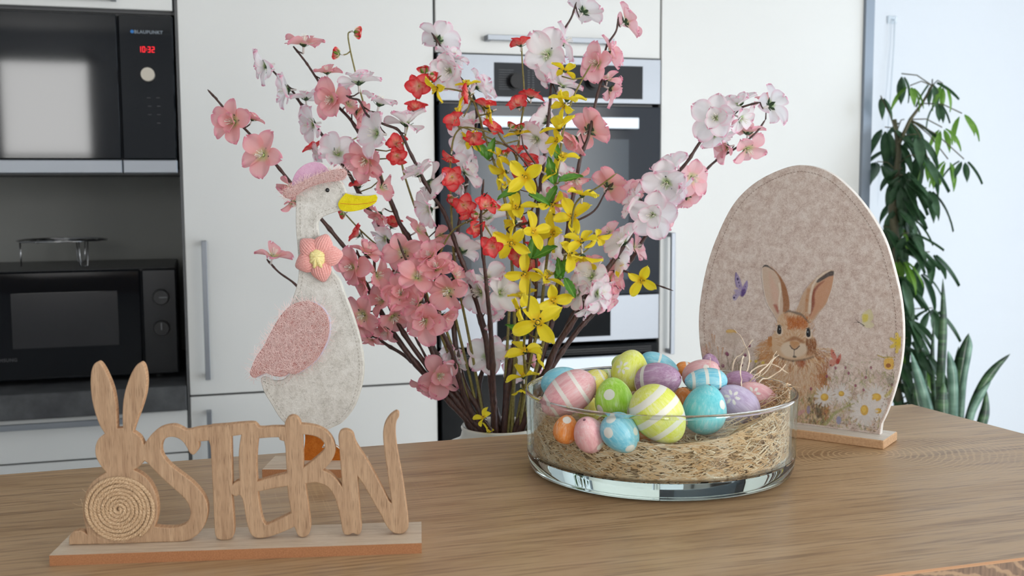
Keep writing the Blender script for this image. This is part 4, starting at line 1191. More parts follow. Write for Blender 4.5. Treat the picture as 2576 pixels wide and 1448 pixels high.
CV.stroke([(640, 1270), (690, 1215), (750, 1180), (780, 1170)], 7, 2, S(150, 152, 96), .7, .8); CV.stroke([(930, 1135), (975, 1090), (995, 1060)], 6, 2, S(184, 172, 84), .7)
CV.dot(705, 1250, 12, 20, S(136, 140, 176), .8); CV.dot(560, 1200, 9, 20, S(140, 128, 164), .7); CV.dot(520, 1215, 28, 10, S(196, 140, 150), .6, .5, -30)
CV.dot(502, 1250, 9, 8, S(190, 90, 70), .7); CV.poly([(590, 1190), (625, 1200), (610, 1240), (595, 1225)], S(62, 60, 58), .6, 8)
# turn the painted cells into a thin printed layer just proud of the felt
mask = CV.a > .03
inside = np.zeros(mask.shape, bool)
X, Z = np.meshgrid(CV.x0 + (np.arange(CV.w) + .5) * CV.res, CV.z0 + (np.arange(CV.h) + .5) * CV.res)
n = len(EL)
ELs = [((x - .0) * .985 + .0, (z - .16) * .985 + .16) for (x, z) in EL]
for i in range(n):
    a, b = ELs[i], ELs[(i + 1) % n]
    cnd = (a[1] > Z) != (b[1] > Z); inside ^= cnd & (X < (b[0] - a[0]) * (Z - a[1]) / (b[1] - a[1] + 1e-12) + a[0])
mask &= inside
idx = -np.ones(mask.shape, int)
cell = mask[:-1, :-1] & mask[1:, :-1] & mask[:-1, 1:] & mask[1:, 1:]
used = np.zeros(mask.shape, bool)
used[:-1, :-1] |= cell; used[1:, :-1] |= cell; used[:-1, 1:] |= cell; used[1:, 1:] |= cell
idx[used] = np.arange(used.sum())
vs = np.stack([X[used], np.full(used.sum(), -.00035), Z[used]], 1)
jj, ii = np.nonzero(cell)
fs = np.stack([idx[jj, ii], idx[jj, ii + 1], idx[jj + 1, ii + 1], idx[jj + 1, ii]], 1)
me = bpy.data.meshes.new('print'); me.vertices.add(len(vs)); me.vertices.foreach_set('co', vs.astype(np.float32).ravel())
me.loops.add(len(fs) * 4); me.loops.foreach_set('vertex_index', fs.astype(np.int32).ravel())
me.polygons.add(len(fs)); me.polygons.foreach_set('loop_start', np.arange(0, len(fs) * 4, 4, dtype=np.int32))
me.polygons.foreach_set('loop_total', np.full(len(fs), 4, np.int32)) if bpy.app.version < (4, 1) else None
me.update(calc_edges=True)
at_ = me.attributes.new('paint', 'FLOAT_COLOR', 'POINT')
rgba = np.ones((len(vs), 4), np.float32); rgba[:, :3] = CV.c[used]; at_.data.foreach_set('color', rgba.ravel())
at_ = me.attributes.new('cover', 'FLOAT', 'POINT'); at_.data.foreach_set('value', np.clip((CV.a[used] - .03) * 1.03, 0, 1).astype(np.float32))
me.materials.append(felt_print)
link('print', me, eb_, Matrix())['label'] = 'printed rabbit among daisies and butterflies'
# ---------------------------------------------------------------- glass bowl
BC = at(1662, 1140, 1.241); 
q = ray(1662, 1100); tt = 1.241; BC = CAM + FWD * 1.241 + RGT * ((1662 - CX) / F * 1.241); BC = Vector((BC.x, BC.y, TZ))
BR, BH = .157, .094
bowl = thing('glass_bowl', 'round clear glass bowl with thick base, filled with straw and painted eggs', 'bowl', BC)
gm = Mat('clear_glass'); gm.set(color=(.965, .99, .98), rough=0., trans=1., ior=1.47, spec=.5)
va = gm.nt.nodes.new('ShaderNodeVolumeAbsorption'); va.inputs['Color'].default_value = (.70, .88, .80, 1); va.inputs['Density'].default_value = 2.2
gm.nt.links.new(va.outputs[0], gm.out.inputs['Volume']); glass = gm.m
W = .0045; FB = .019
prof = [(0.0001, .0004), (BR - .020, .0004), (BR - .012, .0010), (BR - .006, .004), (BR - .0035, .009), (BR - .002, .02), (BR, BH - .003), (BR - .0006, BH - .0008), (BR - W / 2, BH), (BR - W + .0006, BH - .0008), (BR - W, BH - .003),
        (BR - .0065, .034), (BR - .009, .027), (BR - .014, FB + .003), (BR - .024, FB + .0006), (BR - .04, FB), (.0001, FB)]
base_p = [(0.0001, .0004), (BR - .020, .0004), (BR - .012, .0010), (BR - .006, .004), (BR - .0035, .009), (BR - .0020, .02), (BR - .0018, .0240), (BR - .0075, .0245), (BR - .011, .0215), (BR - .018, FB + .0006), (BR - .03, FB), (.0001, FB)]
MB().lathe(base_p, BC, 128).build('thick_base', glass, bowl, True, 60)
wg_ = Mat('bowl_wall_glass'); nt = wg_.nt
lw = nt.nodes.new('ShaderNodeLayerWeight'); lw.inputs[0].default_value = .5
fac = wg_.math('MULTIPLY_ADD', wg_.math('POWER', lw.outputs['Facing'], 4.), .92, .035)
tb = nt.nodes.new('ShaderNodeBsdfTransparent'); tb.inputs[0].default_value = (.965, .985, .975, 1)
gb2 = nt.nodes.new('ShaderNodeBsdfGlossy'); gb2.inputs['Roughness'].default_value = .02; gb2.inputs[0].default_value = (.95, 1, .98, 1)
mx = nt.nodes.new('ShaderNodeMixShader'); nt.links.new(fac, mx.inputs[0]); nt.links.new(tb.outputs[0], mx.inputs[1]); nt.links.new(gb2.outputs[0], mx.inputs[2]); nt.links.new(mx.outputs[0], wg_.out.inputs['Surface'])
RZ = BH - .0045
wall_p = [(BR - .0018, .0250), (BR - .0003, RZ), (BR - W + .0003, RZ), (BR - .0070, .0254)]
MB().lathe(wall_p, BC, 128, closed=True).build('wall', wg_.m, bowl, True, 60)
rim_p = [(BR - .0003, RZ + .0001), (BR, BH - .003), (BR - .0006, BH - .0008), (BR - W / 2, BH), (BR - W + .0006, BH - .0008), (BR - W, BH - .003), (BR - W + .0003, RZ + .0001)]
MB().lathe(rim_p, BC, 160, closed=True).build('rim', glass, bowl, True, 70)

# ---------------------------------------------------------------- straw
straw_m = Mat('wood_wool')
sa = straw_m.attr('tone')
straw_m.set(color=straw_m.ramp(sa, [(0, srgb(232, 190, 138)), (.5, srgb(250, 224, 184)), (1, srgb(255, 246, 226))]), rough=.6)
nt = straw_m.nt; tr = nt.nodes.new('ShaderNodeBsdfTranslucent'); tr.inputs[0].default_value = (*srgb(236, 200, 148), 1)
mx = nt.nodes.new('ShaderNodeMixShader'); mx.inputs[0].default_value = .3
nt.links.new(straw_m.b.outputs[0], mx.inputs[1]); nt.links.new(tr.outputs[0], mx.inputs[2]); nt.links.new(mx.outputs[0], straw_m.out.inputs['Surface'])
straw_m = straw_m.m
SR = random.Random(7)
rightv = RGT.copy(); rightv.z = 0; rightv.normalize(); fwdv = Vector((rightv.y * -1, rightv.x, 0))


def top_h(x, y):                                       # x right, y away from the viewer, metres from bowl centre
    r = math.hypot(x, y) / .145
    h = .049 + .012 * (1 - r) + .016 * max(0, x / .15) + .012 * max(0, -x / .15) * (1 if y > -.05 else .6)
    if r > .82: h += .008 * (r - .82) / .18
    h += (.019 * max(0, (x - .05) / .1))
    return h


sv, sf, st = [], [], []


def strand(p, a, el, L, wd, curl, tone, n=9, kink=.5):
    tw = SR.uniform(0, 3.14); b = len(sv)
    for i in range(n + 1):
        d = Vector((math.cos(a) * math.cos(el), math.sin(a) * math.cos(el), math.sin(el)))
        s_ = d.cross(Vector((0, 0, 1))); s_ = s_.normalized() if s_.length > .01 else Vector((1, 0, 0)); t_ = d.cross(s_)
        o_ = (s_ * math.cos(tw) + t_ * math.sin(tw)) * wd
        o2 = (t_ * math.cos(tw) - s_ * math.sin(tw)) * wd * .25
        for q_ in (o_, o2 - o_ * .9, -o2 - o_ * .9):
            x, y, z = p + q_
            sv.append((x, y, z))
        st.extend([tone] * 3)
        p = p + d * (L / n); a += curl * L / n + SR.gauss(0, kink); el = el * .94 + SR.gauss(0, kink * .8); tw += SR.uniform(-.5, .5)
        rr = math.hypot(p.x, p.y); RM = .1465
        if rr > RM - (.006 if p.z < FB + .012 else 0) and p.z < BH:
            p.x *= RM / rr; p.y *= RM / rr; a = math.atan2(p.y, p.x) + math.pi / 2 * (1 if SR.random() < .5 else -1)
        if i < n and L < .141 and p.z > (tp := top_h(p.x, p.y) + .004) and wd < .00086: p.z = tp; el = -abs(el) * .4
        if p.z < FB + .0025: p.z = FB + .0025 + SR.random() * .003; el = abs(el) * .5
    for i in range(n):
        for k in range(3):
            k2 = (k + 1) % 3; sf.append((b + i * 3 + k, b + i * 3 + k2, b + i * 3 + 3 + k2, b + i * 3 + 3 + k))


def inward(P): return max(.4, 1)
for i in range(2700):
    # mostly near the wall and on top
    if SR.random() < .62:
        r = .147 - abs(SR.gauss(0, .010)); th = SR.uniform(0, 6.283); x, y = r * math.cos(th), r * math.sin(th)
        z = SR.uniform(FB + .003, top_h(x, y)); a = th + math.pi / 2 * (1 if SR.random() < .5 else -1) + SR.gauss(0, .6); el = SR.gauss(0, .65)
    else:
        r = .14 * math.sqrt(SR.random()); th = SR.uniform(0, 6.283); x, y = r * math.cos(th), r * math.sin(th)
        z = top_h(x, y) - SR.uniform(0, .008); a = SR.uniform(0, 6.28); el = SR.gauss(0, .15)
    strand(Vector((x, y, z)), a, el, SR.uniform(.06, .14), SR.uniform(.0003, .00085), SR.gauss(0, 20), SR.random(), 16, .17)
# loose ends standing out at the right
for (x, y, z, a, el, L) in [(.105, .02, .085, .2, .6, .06), (.115, .05, .09, -.3, .8, .05), (.10, .06, .088, .5, .5, .07), (.12, .03, .088, 1.2, .4, .05), (.09, .075, .088, -.2, .7, .06), (.075, .0, .075, 2.2, 1.1, .05),
                            (.08, -.02, .075, .4, .5, .05), (.125, .01, .09, .1, .2, .04), (.11, .07, .092, .1, .35, .06), (-.125, .03, .07, 2, .6, .035), (.07, -.03, .07, 1.3, 1.2, .04), (.10, -.01, .078, 2.9, .7, .05), (.115, .06, .095, 0, .9, .06), (.12, .05, .094, .6, .2, .055)]:
    strand(Vector((x, y, z)), a, el, L * 1.15, .0009, SR.gauss(0, 22), .9, 14, .28)
me = bpy.data.meshes.new('straw')
me.from_pydata(sv, [], sf); at_ = me.attributes.new('tone', 'FLOAT', 'POINT'); at_.data.foreach_set('value', st)
# lumpy body of the heap below the strands
hm = MB(); n1, n2 = 14, 60
for i in range(n1 + 1):
    r = .1435 * i / n1
    for k in range(n2):
        th = 2 * math.pi * k / n2; x, y = r * math.cos(th), r * math.sin(th)
        hm.v.append((x, y, top_h(x, y) - .006 + SR.uniform(-.002, .002)))
for i in range(n1):
    for k in range(n2):
        k2 = (k + 1) % n2; hm.f.append((i * n2 + k, (i + 1) * n2 + k, (i + 1) * n2 + k2, i * n2 + k2)); hm.m.append(0)
b = len(hm.v)
for zz in (.5, 0):
    for k in range(n2):
        th = 2 * math.pi * k / n2; x, y = .1425 * math.cos(th), .1425 * math.sin(th); t_ = top_h(x, y) - .006
        rr = .98 if zz else .93
        hm.v.append((x * rr, y * rr, FB + .002 + (t_ - FB) * zz))
for i, (s0, s1) in enumerate(((n1 * n2, b), (b, b + n2))):
    for k in range(n2):
        k2 = (k + 1) % n2; hm.f.append((s0 + k, s1 + k, s1 + k2, s0 + k2)); hm.m.append(0)
straw_core = Mat('wood_wool_heap'); nn_ = straw_core.noise(straw_core.map(straw_core.obj(), (200, 200, 900)), 1, 4, .7, 2.)
straw_core.set(color=straw_core.ramp(nn_, [(.3, srgb(214, 164, 110)), (.55, srgb(242, 202, 150)), (.75, srgb(250, 224, 180))]), rough=.9); straw_core.bump(nn_, .8, .004)
yawc = math.atan2(rightv.y, rightv.x)
straw = link('straw', me, None, Matrix.Translation(BC) @ Matrix.Rotation(yawc, 4, 'Z')); me.materials.append(straw_m)
tag(straw, 'pale curly wood wool filling the glass bowl under the eggs', 'straw', kind='stuff')
hp = link('straw_heap', hm.mesh('straw_heap', straw_core.m, True), straw, Matrix()); hp['kind'] = 'stuff'

# ---------------------------------------------------------------- painted eggs
def egg_mat(name, c0, c1):
    M = Mat(name); v = M.obj()
    st_ = M.noise(M.map(v, (240, 240, 22)), 1.0, 4, .65, .3)
    st2 = M.noise(M.map(v, (800, 800, 50)), 1.0, 2, .6, .3)
    cov = M.noise(v, 42, 3, .6)
    f = M.math('ADD', M.math('MULTIPLY', st_, .5), M.math('ADD', M.math('MULTIPLY', st2, .25), M.math('MULTIPLY', cov, .25)))
    c_ = M.ramp(f, [(.40, c0), (.53, c1), (.64, tuple(min(1, q * .6 + .34) for q in c1))])
    mark = M.attr('mark'); edge = M.math('ADD', mark, M.math('MULTIPLY', M.math('SUBTRACT', st2, .5), .0008))
    k = M.nt.nodes.new('ShaderNodeMapRange'); M.nt.links.new(edge, k.inputs[0]); k.inputs[1].default_value = -.0003; k.inputs[2].default_value = .0003
    c_ = M.mix(M.math('MULTIPLY', k.outputs[0], .92), c_, srgb(236, 232, 222))
    M.set(color=c_, rough=.42, sss=.0); M.bump(st2, .12, .0004)
    return M.m


EC = dict(pink=(srgb(226, 158, 164), srgb(236, 184, 184)), yellow=(srgb(222, 226, 70), srgb(232, 234, 130)), green=(srgb(150, 206, 40), srgb(180, 222, 92)),
          palegreen=(srgb(190, 214, 110), srgb(208, 224, 150)), turquoise=(srgb(96, 200, 210), srgb(128, 214, 220)), blue=(srgb(104, 190, 214), srgb(148, 210, 224)),
          purple=(srgb(160, 118, 150), srgb(188, 150, 180)), lilac=(srgb(182, 160, 192), srgb(202, 186, 212)), orange=(srgb(228, 126, 40), srgb(234, 150, 78)), gold=(srgb(226, 212, 70), srgb(232, 222, 120)))
EM = {k: egg_mat('egg_' + k, *v_) for k, v_ in EC.items()}
hole_m = plain('egg_hole', srgb(120, 80, 90), .8)


def egg_r(t, b):                                   # t: -1 wide end .. 1 narrow end
    return b * math.sqrt(max(0, 1 - t * t)) * (1 - .13 * t - .02 * t * t)


def egg(label, cx_, cy_, a, b, ang, front, Z, colr, pat, group=None, scx=None):
    px, py = 1300 + cx_ / 3.29, 860 + cy_ / 3.29
    k = Z / F / 3.29; a *= k; b *= k
    A_ = math.radians(ang); Fr = math.radians(front)
    ax = (RGT * math.cos(A_) + UP * math.sin(A_)) * math.cos(Fr) - FWD * math.sin(Fr)
    if front: a = max(b * 1.15, min(b * 1.38, a / max(.5, math.cos(Fr))))
    P = at(px, py, Z)
    # twist so that local +x faces the viewer
    xa = (-FWD - ax * (-FWD).dot(ax)).normalized(); ya = ax.cross(xa)
    m = Matrix(((xa.x, ya.x, ax.x, P.x), (xa.y, ya.y, ax.y, P.y), (xa.z, ya.z, ax.z, P.z), (0, 0, 0, 1)))
    nu, nv = 72, 48; vs = []; fs = []
    for i in range(nv + 1):
        t = -math.cos(math.pi * i / nv)
        for j in range(nu):
            th = 2 * math.pi * j / nu; r = egg_r(t, b)
            vs.append((r * math.cos(th), r * math.sin(th), a * t))
    for i in range(nv):
        for j in range(nu):
            j2 = (j + 1) % nu; fs.append((i * nu + j, i * nu + j2, (i + 1) * nu + j2, (i + 1) * nu + j))
    V = np.array(vs); mk = np.full(len(V), -.01)
    for p in pat:
        if p[0] == 'band': mk = np.maximum(mk, p[2] * a - np.abs(V[:, 2] - p[1] * a))
        elif p[0] == 'dot':                        # t, theta, radius
            t, th, r = p[1], math.radians(p[2]), p[3] * b; rr = egg_r(t, b)
            D = np.linalg.norm(V - np.array([rr * math.cos(th), rr * math.sin(th), a * t]), axis=1); mk = np.maximum(mk, r - D)
        elif p[0] == 'flower':                     # t, theta, radius
            t, th, r = p[1], math.radians(p[2]), p[3] * b; rr = egg_r(t, b)
            c_ = np.array([rr * math.cos(th), rr * math.sin(th), a * t]); nrm = np.array([math.cos(th) * a, math.sin(th) * a, t * b * 1.3]); nrm /= np.linalg.norm(nrm)
            e1 = np.cross(nrm, [0.1, .3, 1.]); e1 /= np.linalg.norm(e1); e2 = np.cross(nrm, e1)
            for q_ in range(6):
                aa = q_ * math.pi / 3 + .3; dvec = e1 * math.cos(aa) + e2 * math.sin(aa); tv = -e1 * math.sin(aa) + e2 * math.cos(aa)
                Q = V - (c_ + dvec * r * .66); u_ = Q @ dvec / (r * .36); w_ = Q @ tv / (r * .19); n_ = Q @ nrm
                m_ = (1 - np.sqrt(u_ ** 2 + w_ ** 2)) * r * .19
                mk = np.maximum(mk, np.where(np.abs(n_) < r, m_, -.01))
    me = bpy.data.meshes.new('easter_egg'); me.from_pydata(vs, [], fs)
    me.attributes.new('mark', 'FLOAT', 'POINT').data.foreach_set('value', mk.astype(np.float32))
    me.polygons.foreach_set('use_smooth', [True] * len(fs)); me.materials.append(EM[colr]); me.materials.append(hole_m)
    o = link('easter_egg', me, None, m); tag(o, label, 'egg', 'painted eggs in the glass bowl')
    hb_ = MB().ball((0, 0, a * .998), .0016, sc=(1, 1, .3), u=10, v=6)
    link('hanger_hole', hb_.mesh('hanger_hole', hole_m, True), o, Matrix())
    return o


B_ = lambda t, w=.07: ('band', t, w)
D_ = lambda t, th, r=.2: ('dot', t, th, r)
egg('large yellow egg with white stripes leaning over the rim at the front', 1175, 600, 268, 212, -52, 0, 1.128, 'yellow', [B_(-.62, .10), B_(-.1, .10), B_(.45, .09)])
egg('large pale pink egg with three broad white stripes, front left', 425, 430, 252, 168, 214, 0, 1.188, 'pink', [B_(-.42, .06), B_(.16, .07), B_(.68, .05)])
egg('bright green egg with white dots between the pink and the yellow egg', 803, 472, 172, 158, 95, -12, 1.175, 'green', [D_(.15, -18, .30), D_(-.55, 62, .3), D_(-.45, -62, .26), D_(.2, 120, .3)])
egg('turquoise egg with one white dot right of the large yellow egg', 1556, 556, 196, 182, 80, 8, 1.170, 'turquoise', [D_(.42, 48, .22), D_(-.5, -70, .25)])
egg('mauve egg with white stripes and a hole at its end, top centre', 1168, 318, 208, 150, 12, 34, 1.235, 'purple', [B_(-.35, .09), B_(-.8, .05)])
egg('yellow egg with a white flower, standing behind the green egg', 938, 235, 165, 152, 75, -10, 1.262, 'yellow', [('flower', -.05, -34, .40)])
egg('small blue egg with three white stripes lying on the turquoise egg', 1565, 322, 178, 108, 182, 0, 1.222, 'blue', [B_(-.58, .05), B_(.02, .08), B_(.62, .07)])
egg('pink egg with a white dot above the blue striped egg', 1525, 262, 168, 118, 25, 20, 1.285, 'pink', [D_(-.35, 40, .3), D_(.5, -30, .2)])
egg('lilac egg with a white flower, right of the turquoise egg', 1826, 520, 200, 158, 138, 10, 1.215, 'lilac', [('flower', .62, 6, .42)])
egg('rosy pink egg with a white flower at the right rim', 1992, 480, 205, 140, 142, 8, 1.262, 'pink', [('flower', .55, 10, .42)])
egg('plum egg behind the lilac one, near the right rim', 1848, 322, 132, 88, 170, 0, 1.315, 'purple', [])
egg('light blue egg with white dots half sunk in straw at the front', 858, 752, 180, 152, -50, 5, 1.124, 'blue', [D_(-.42, 32, .30), D_(-.82, -10, .3), D_(.35, -52, .22), D_(.80, 15, .28)])
egg('small pink egg seen from its end with a hole, front left', 600, 762, 145, 130, 110, 38, 1.136, 'pink', [D_(-.35, 25, .3)])
egg('small orange egg with a white dot at the left of the front row', 408, 722, 122, 106, 80, 0, 1.150, 'orange', [D_(.72, -10, .34), D_(-.4, 80, .3)])
egg('light blue egg behind the pale pink striped egg', 368, 330, 172, 126, 18, 0, 1.272, 'blue', [])
egg('golden yellow egg with a white dot behind the green egg', 650, 318, 112, 96, 30, 0, 1.262, 'gold', [D_(-.1, -20, .26), B_(.6, .08)])
egg('pale green egg between the golden egg and the flowered egg', 752, 300, 92, 80, 20, 0, 1.30, 'palegreen', [B_(.3, .1)])
egg('pale green egg just peeping out behind the flowered yellow egg', 905, 165, 122, 72, 10, 0, 1.345, 'palegreen', [B_(.1, .1)])
egg('blue egg with a white stripe topmost behind the mauve egg', 1180, 188, 168, 92, -22, 0, 1.325, 'blue', [B_(-.15, .06)])
egg('orange egg in the gap under the mauve egg', 1375, 462, 88, 78, 90, 0, 1.255, 'orange', [])
egg('orange egg with a white band behind the pink dotted egg', 1395, 222, 84, 62, 0, 0, 1.345, 'orange', [B_(.1, .12)])
egg('mauve egg topmost at the back, above the pink dotted egg', 1600, 186, 94, 76, 100, 0, 1.355, 'purple', [])
egg('lemon egg hidden low between the pale pink and the green egg', 600, 560, 110, 92, 80, 0, 1.225, 'gold', [])
egg('orange egg sunk in the straw under the large yellow egg', 1085, 770, 92, 62, 0, 0, 1.165, 'orange', [])
# ---------------------------------------------------------------- vase
VZ = atz(1258, 1067, 1.0)
vp = v0.copy(); VH = v0.z - LZ; vbase = Vector((vp.x, vp.y, LZ))
vase = thing('vase', 'cream ribbed ceramic vase behind the bar holding the blossom branches', 'vase', vbase)
vm = Mat('cream_ceramic'); vm.set(color=srgb(228, 224, 212), rough=.3); vm = vm.m
pr = [(.0001, 0), (.055, 0), (.07, .006), (.098, .05), (.115, .10), (.116, .14), (.105, .175), (.082, .199), (.066, .206), (.060, .212), (.0575, .222), (.0590, VH - .003), (.0575, VH), (.0550, VH - .003), (.0535, .222), (.057, .21), (.075, .196), (.10, .165), (.109, .13), (.09, .05), (.05, .012), (.0001, .01)]
MB().lathe(pr[:7], vbase, 160, ribs=40, amp=.006).build('body', vm, vase, True)
MB().lathe(pr[6:], vbase, 96).build('neck', vm, vase, True)

# ---------------------------------------------------------------- blossoms: shared meshes, unit size 1 = petal length
def petal_mesh(name, m, wid=.92, notch=.08, ruff=.05, cup=.22, seed=0, base=.16, nu=7, nv=7, tipcurl=0., pk=.60, ex_=.82):
    r = random.Random(seed); mb = MB(); ph = [r.uniform(0, 6.28) for _ in range(4)]
    for j in range(nv + 1):
        t = math.sin(math.pi / 2 * j / nv)
        for i in range(nu + 1):
            u = i / nu * 2 - 1
            half = wid / 2 * (base + (1 - base) * math.sin(math.pi / 2 * t / pk) ** ex_ if t < pk else math.sqrt(max(0, 1 - ((t - pk) / (1.005 - pk)) ** 2)))
            x = u * half
            y = t - .04 * t ** 3 * abs(u) ** 2 - (notch * math.exp(-(u * 3.2) ** 2) * t ** 6) + (.03 * math.sin(u * 6 + ph[0])) * t ** 4
            z = cup * (x / wid * 2) ** 2 * .5 + ruff * t ** 2 * math.sin(u * 4.5 + ph[1]) + ruff * .6 * t * t * math.sin(u * 9 + ph[2]) - cup * .35 * t * t + tipcurl * t ** 3
            mb.v.append((x, y, z))
    for j in range(nv):
        for i in range(nu):
            a = j * (nu + 1) + i; mb.f.append((a, a + 1, a + nu + 2, a + nu + 1)); mb.m.append(0)
    return mb.mesh(name, m, True)


def petal_mat(name, base_c, mid, edge, trans=.38, p=(.10, .30, .78, 1.0), veins=.10, body2=None, rim=.35):
    M = Mat(name); v = M.obj(); q = M.xyz(v)
    w_ = M.math('ADD', q[1], M.math('MULTIPLY', M.math('SUBTRACT', M.noise(v, 4, 3), .5), .16))
    c_ = M.ramp(w_, [(p[0], base_c), (p[1], mid), (p[2], body2 or mid), (p[3], edge)])
    ed_ = M.vmath('LENGTH', M.vmath('MULTIPLY', M.vmath('SUBTRACT', v, (0, .50, 0)), (1.12, .92, 0)), out=1)
    c_ = M.mix(M.math('MULTIPLY', M.ramp(ed_, [(.33, 0.), (.49, rim)]), M.ramp(q[1], [(.25, 0.), (.45, 1.)])), c_, edge)
    ve = M.noise(M.map(v, (26, 1.6, 1)), 1.2, 2)
    c_ = M.mix(M.ramp(ve, [(.35, veins), (.6, 0.)]), c_, tuple(k * .8 for k in mid))
    return thin(M, c_, trans, .6)


PM = dict(
    P=petal_mat('petal_pink', srgb(232, 222, 170), srgb(252, 188, 186), srgb(250, 160, 182), body2=srgb(253, 196, 198), trans=.42),
    Q=petal_mat('petal_pale_pink', srgb(232, 226, 180), srgb(254, 204, 208), srgb(250, 168, 192), body2=srgb(255, 214, 218), trans=.42),
    W=petal_mat('petal_white', srgb(206, 224, 172), srgb(255, 252, 252), srgb(248, 168, 198), p=(.06, .22, .88, 1.03), veins=.03, body2=srgb(255, 250, 252), trans=.45),
    C=petal_mat('petal_coral', srgb(255, 226, 200), srgb(252, 140, 134), srgb(236, 44, 54), p=(.05, .35, .62, .92), body2=srgb(250, 116, 114), trans=.36, rim=.95),
    Y=petal_mat('petal_yellow', srgb(244, 200, 24), srgb(252, 230, 48), srgb(254, 238, 84), trans=.35, veins=.15))
PET = {}
for k_, (wd_, nt_, rf, cp_) in dict(P=(.84, .06, .06, .34), Q=(.84, .06, .06, .34), W=(.88, .09, .085, .34), C=(.92, .02, .05, .70), Y=(.54, -.03, .06, .34)).items():
    PET[k_] = [petal_mesh('petal', PM[k_], wd_ * (1 + .08 * math.sin(s_)), nt_, rf, cp_, s_, .16 if k_ != 'Y' else .30, 8, 9, 0., .52 if k_ == 'C' else .60, .6 if k_ == 'C' else .82) for s_ in range(4)]
calyx_m = plain('calyx_green', srgb(52, 78, 46), .6); tube_m = plain('pedicel_white', srgb(214, 206, 200), .4)
calyx_bright = plain('calyx_bright', srgb(104, 146, 40), .6)
st_w = plain('stamen_white', srgb(246, 240, 226), .6); st_y = plain('stamen_yellow', srgb(242, 180, 40), .6); core_g = plain('heart_green', srgb(196, 212, 130), .6)


def calyx_mesh(m2, n=5, L=.34, bright=False):
    mb = MB(); mats = [tube_m, calyx_bright if bright else calyx_m, m2]
    mb.tube([(0, 0, -.42), (0, 0, -.2), (0, 0, -.08)], [.055, .05, .07], 6, 0)
    mb.tube([(0, 0, -.14), (0, 0, -.06), (0, 0, .02)], [.05, .11, .10], 8, 1)
    for k in range(n):
        a = 2 * math.pi * k / n + .3; d = Vector((math.cos(a), math.sin(a), 0)); s_ = Vector((-d.y, d.x, 0))
        pts = [d * .06 + Vector((0, 0, -.08)), d * (L * .6) + Vector((0, 0, .0)), d * L + Vector((0, 0, .10))]
        w_ = [.05, .085, .004]
        vs = []
        for p_, ww in zip(pts, w_): vs += [p_ - s_ * ww + Vector((0, 0, -.012)), p_ + s_ * ww + Vector((0, 0, -.012)), p_ + Vector((0, 0, -.035))]
        mb.add(vs, [(0, 1, 4, 3), (3, 4, 7, 6), (1, 2, 5, 4), (2, 0, 3, 5), (4, 5, 8, 7), (5, 3, 6, 8)], 1)
    mb.ball((0, 0, .015), .075, 2, 8, 5, (1, 1, .5))
    return mb.mesh('calyx', mats, True)


def stamen_mesh(m, n=12, L=.42, tip=None, spread=.55):
    r = random.Random(n); mb = MB()
    for k in range(n):
        a = r.uniform(0, 6.28); s_ = spread * r.uniform(.25, 1.); l = L * r.uniform(.75, 1.1)
        d = Vector((math.cos(a) * math.sin(s_), math.sin(a) * math.sin(s_), math.cos(s_)))
        mb.tube([d * .03, d * l * .6, d * l + Vector((0, 0, .01))], [.011, .009, .008], 4, 0)
        mb.ball(d * l, .019, 1 if tip else 0, 5, 4)
    return mb.mesh('stamens', [m, tip] if tip else m, True)


CAL = dict(P=calyx_mesh(core_g), W=calyx_mesh(core_g), Q=calyx_mesh(core_g), C=calyx_mesh(plain('heart_yellow', srgb(240, 200, 60), .6), bright=False, L=.42), Y=calyx_mesh(plain('heart_gold', srgb(232, 196, 30), .6), 4, .20))
STM = dict(P=stamen_mesh(st_w, 14, .46), W=stamen_mesh(st_w, 14, .46), Q=stamen_mesh(st_w, 14, .46), C=stamen_mesh(plain('stamen_pink', srgb(250, 190, 160), .6), 12, .62, st_y, .45), Y=stamen_mesh(st_y, 4, .3, None, .2))
BR_ = random.Random(21)


def bud_meshes():
    mb = MB().ball((0, 0, .28), .34, 0, 14, 10, (1, 1, 1.12)); b1 = mb.mesh('bud', PM['C'], True)
    # overlapping outer bud petals
    pet = petal_mesh('petal', PM['C'], 1.0, .02, .02, 1.1, 5, .3, 7, 7, -.25)
    mb = MB(); mb.tube([(0, 0, -.5), (0, 0, -.1)], [.05, .06], 6, 0)
    for k in range(5):
        a = 2 * math.pi * k / 5; d = Vector((math.cos(a), math.sin(a), 0)); s_ = Vector((-d.y, d.x, 0)); vs = []
        for (r, z, w_) in ((.08, -.1, .07), (.34, .08, .17), (.42, .30, .12), (.46, .52, .01)):
            p_ = d * r + Vector((0, 0, z)); vs += [p_ - s_ * w_, p_ + s_ * w_, p_ + d * .03 - Vector((0, 0, .02))]
        mb.add(vs, [f_ for i in range(3) for f_ in ((i * 3, i * 3 + 1, i * 3 + 4, i * 3 + 3), (i * 3 + 1, i * 3 + 2, i * 3 + 5, i * 3 + 4), (i * 3 + 2, i * 3, i * 3 + 3, i * 3 + 5))], 1)
    return b1, pet, mb.mesh('sepals', [tube_m, calyx_bright], True)


BUD = bud_meshes()


def frame_from(ax, roll):
    ax = ax.normalized(); xa = ax.orthogonal().normalized(); xa = Matrix.Rotation(roll, 3, ax) @ xa; ya = ax.cross(xa)
    return xa, ya, ax


def M4(xa, ya, za, p, s_=1.):
    return Matrix(((xa.x * s_, ya.x * s_, za.x * s_, p.x), (xa.y * s_, ya.y * s_, za.y * s_, p.y), (xa.z * s_, ya.z * s_, za.z * s_, p.z), (0, 0, 0, 1)))


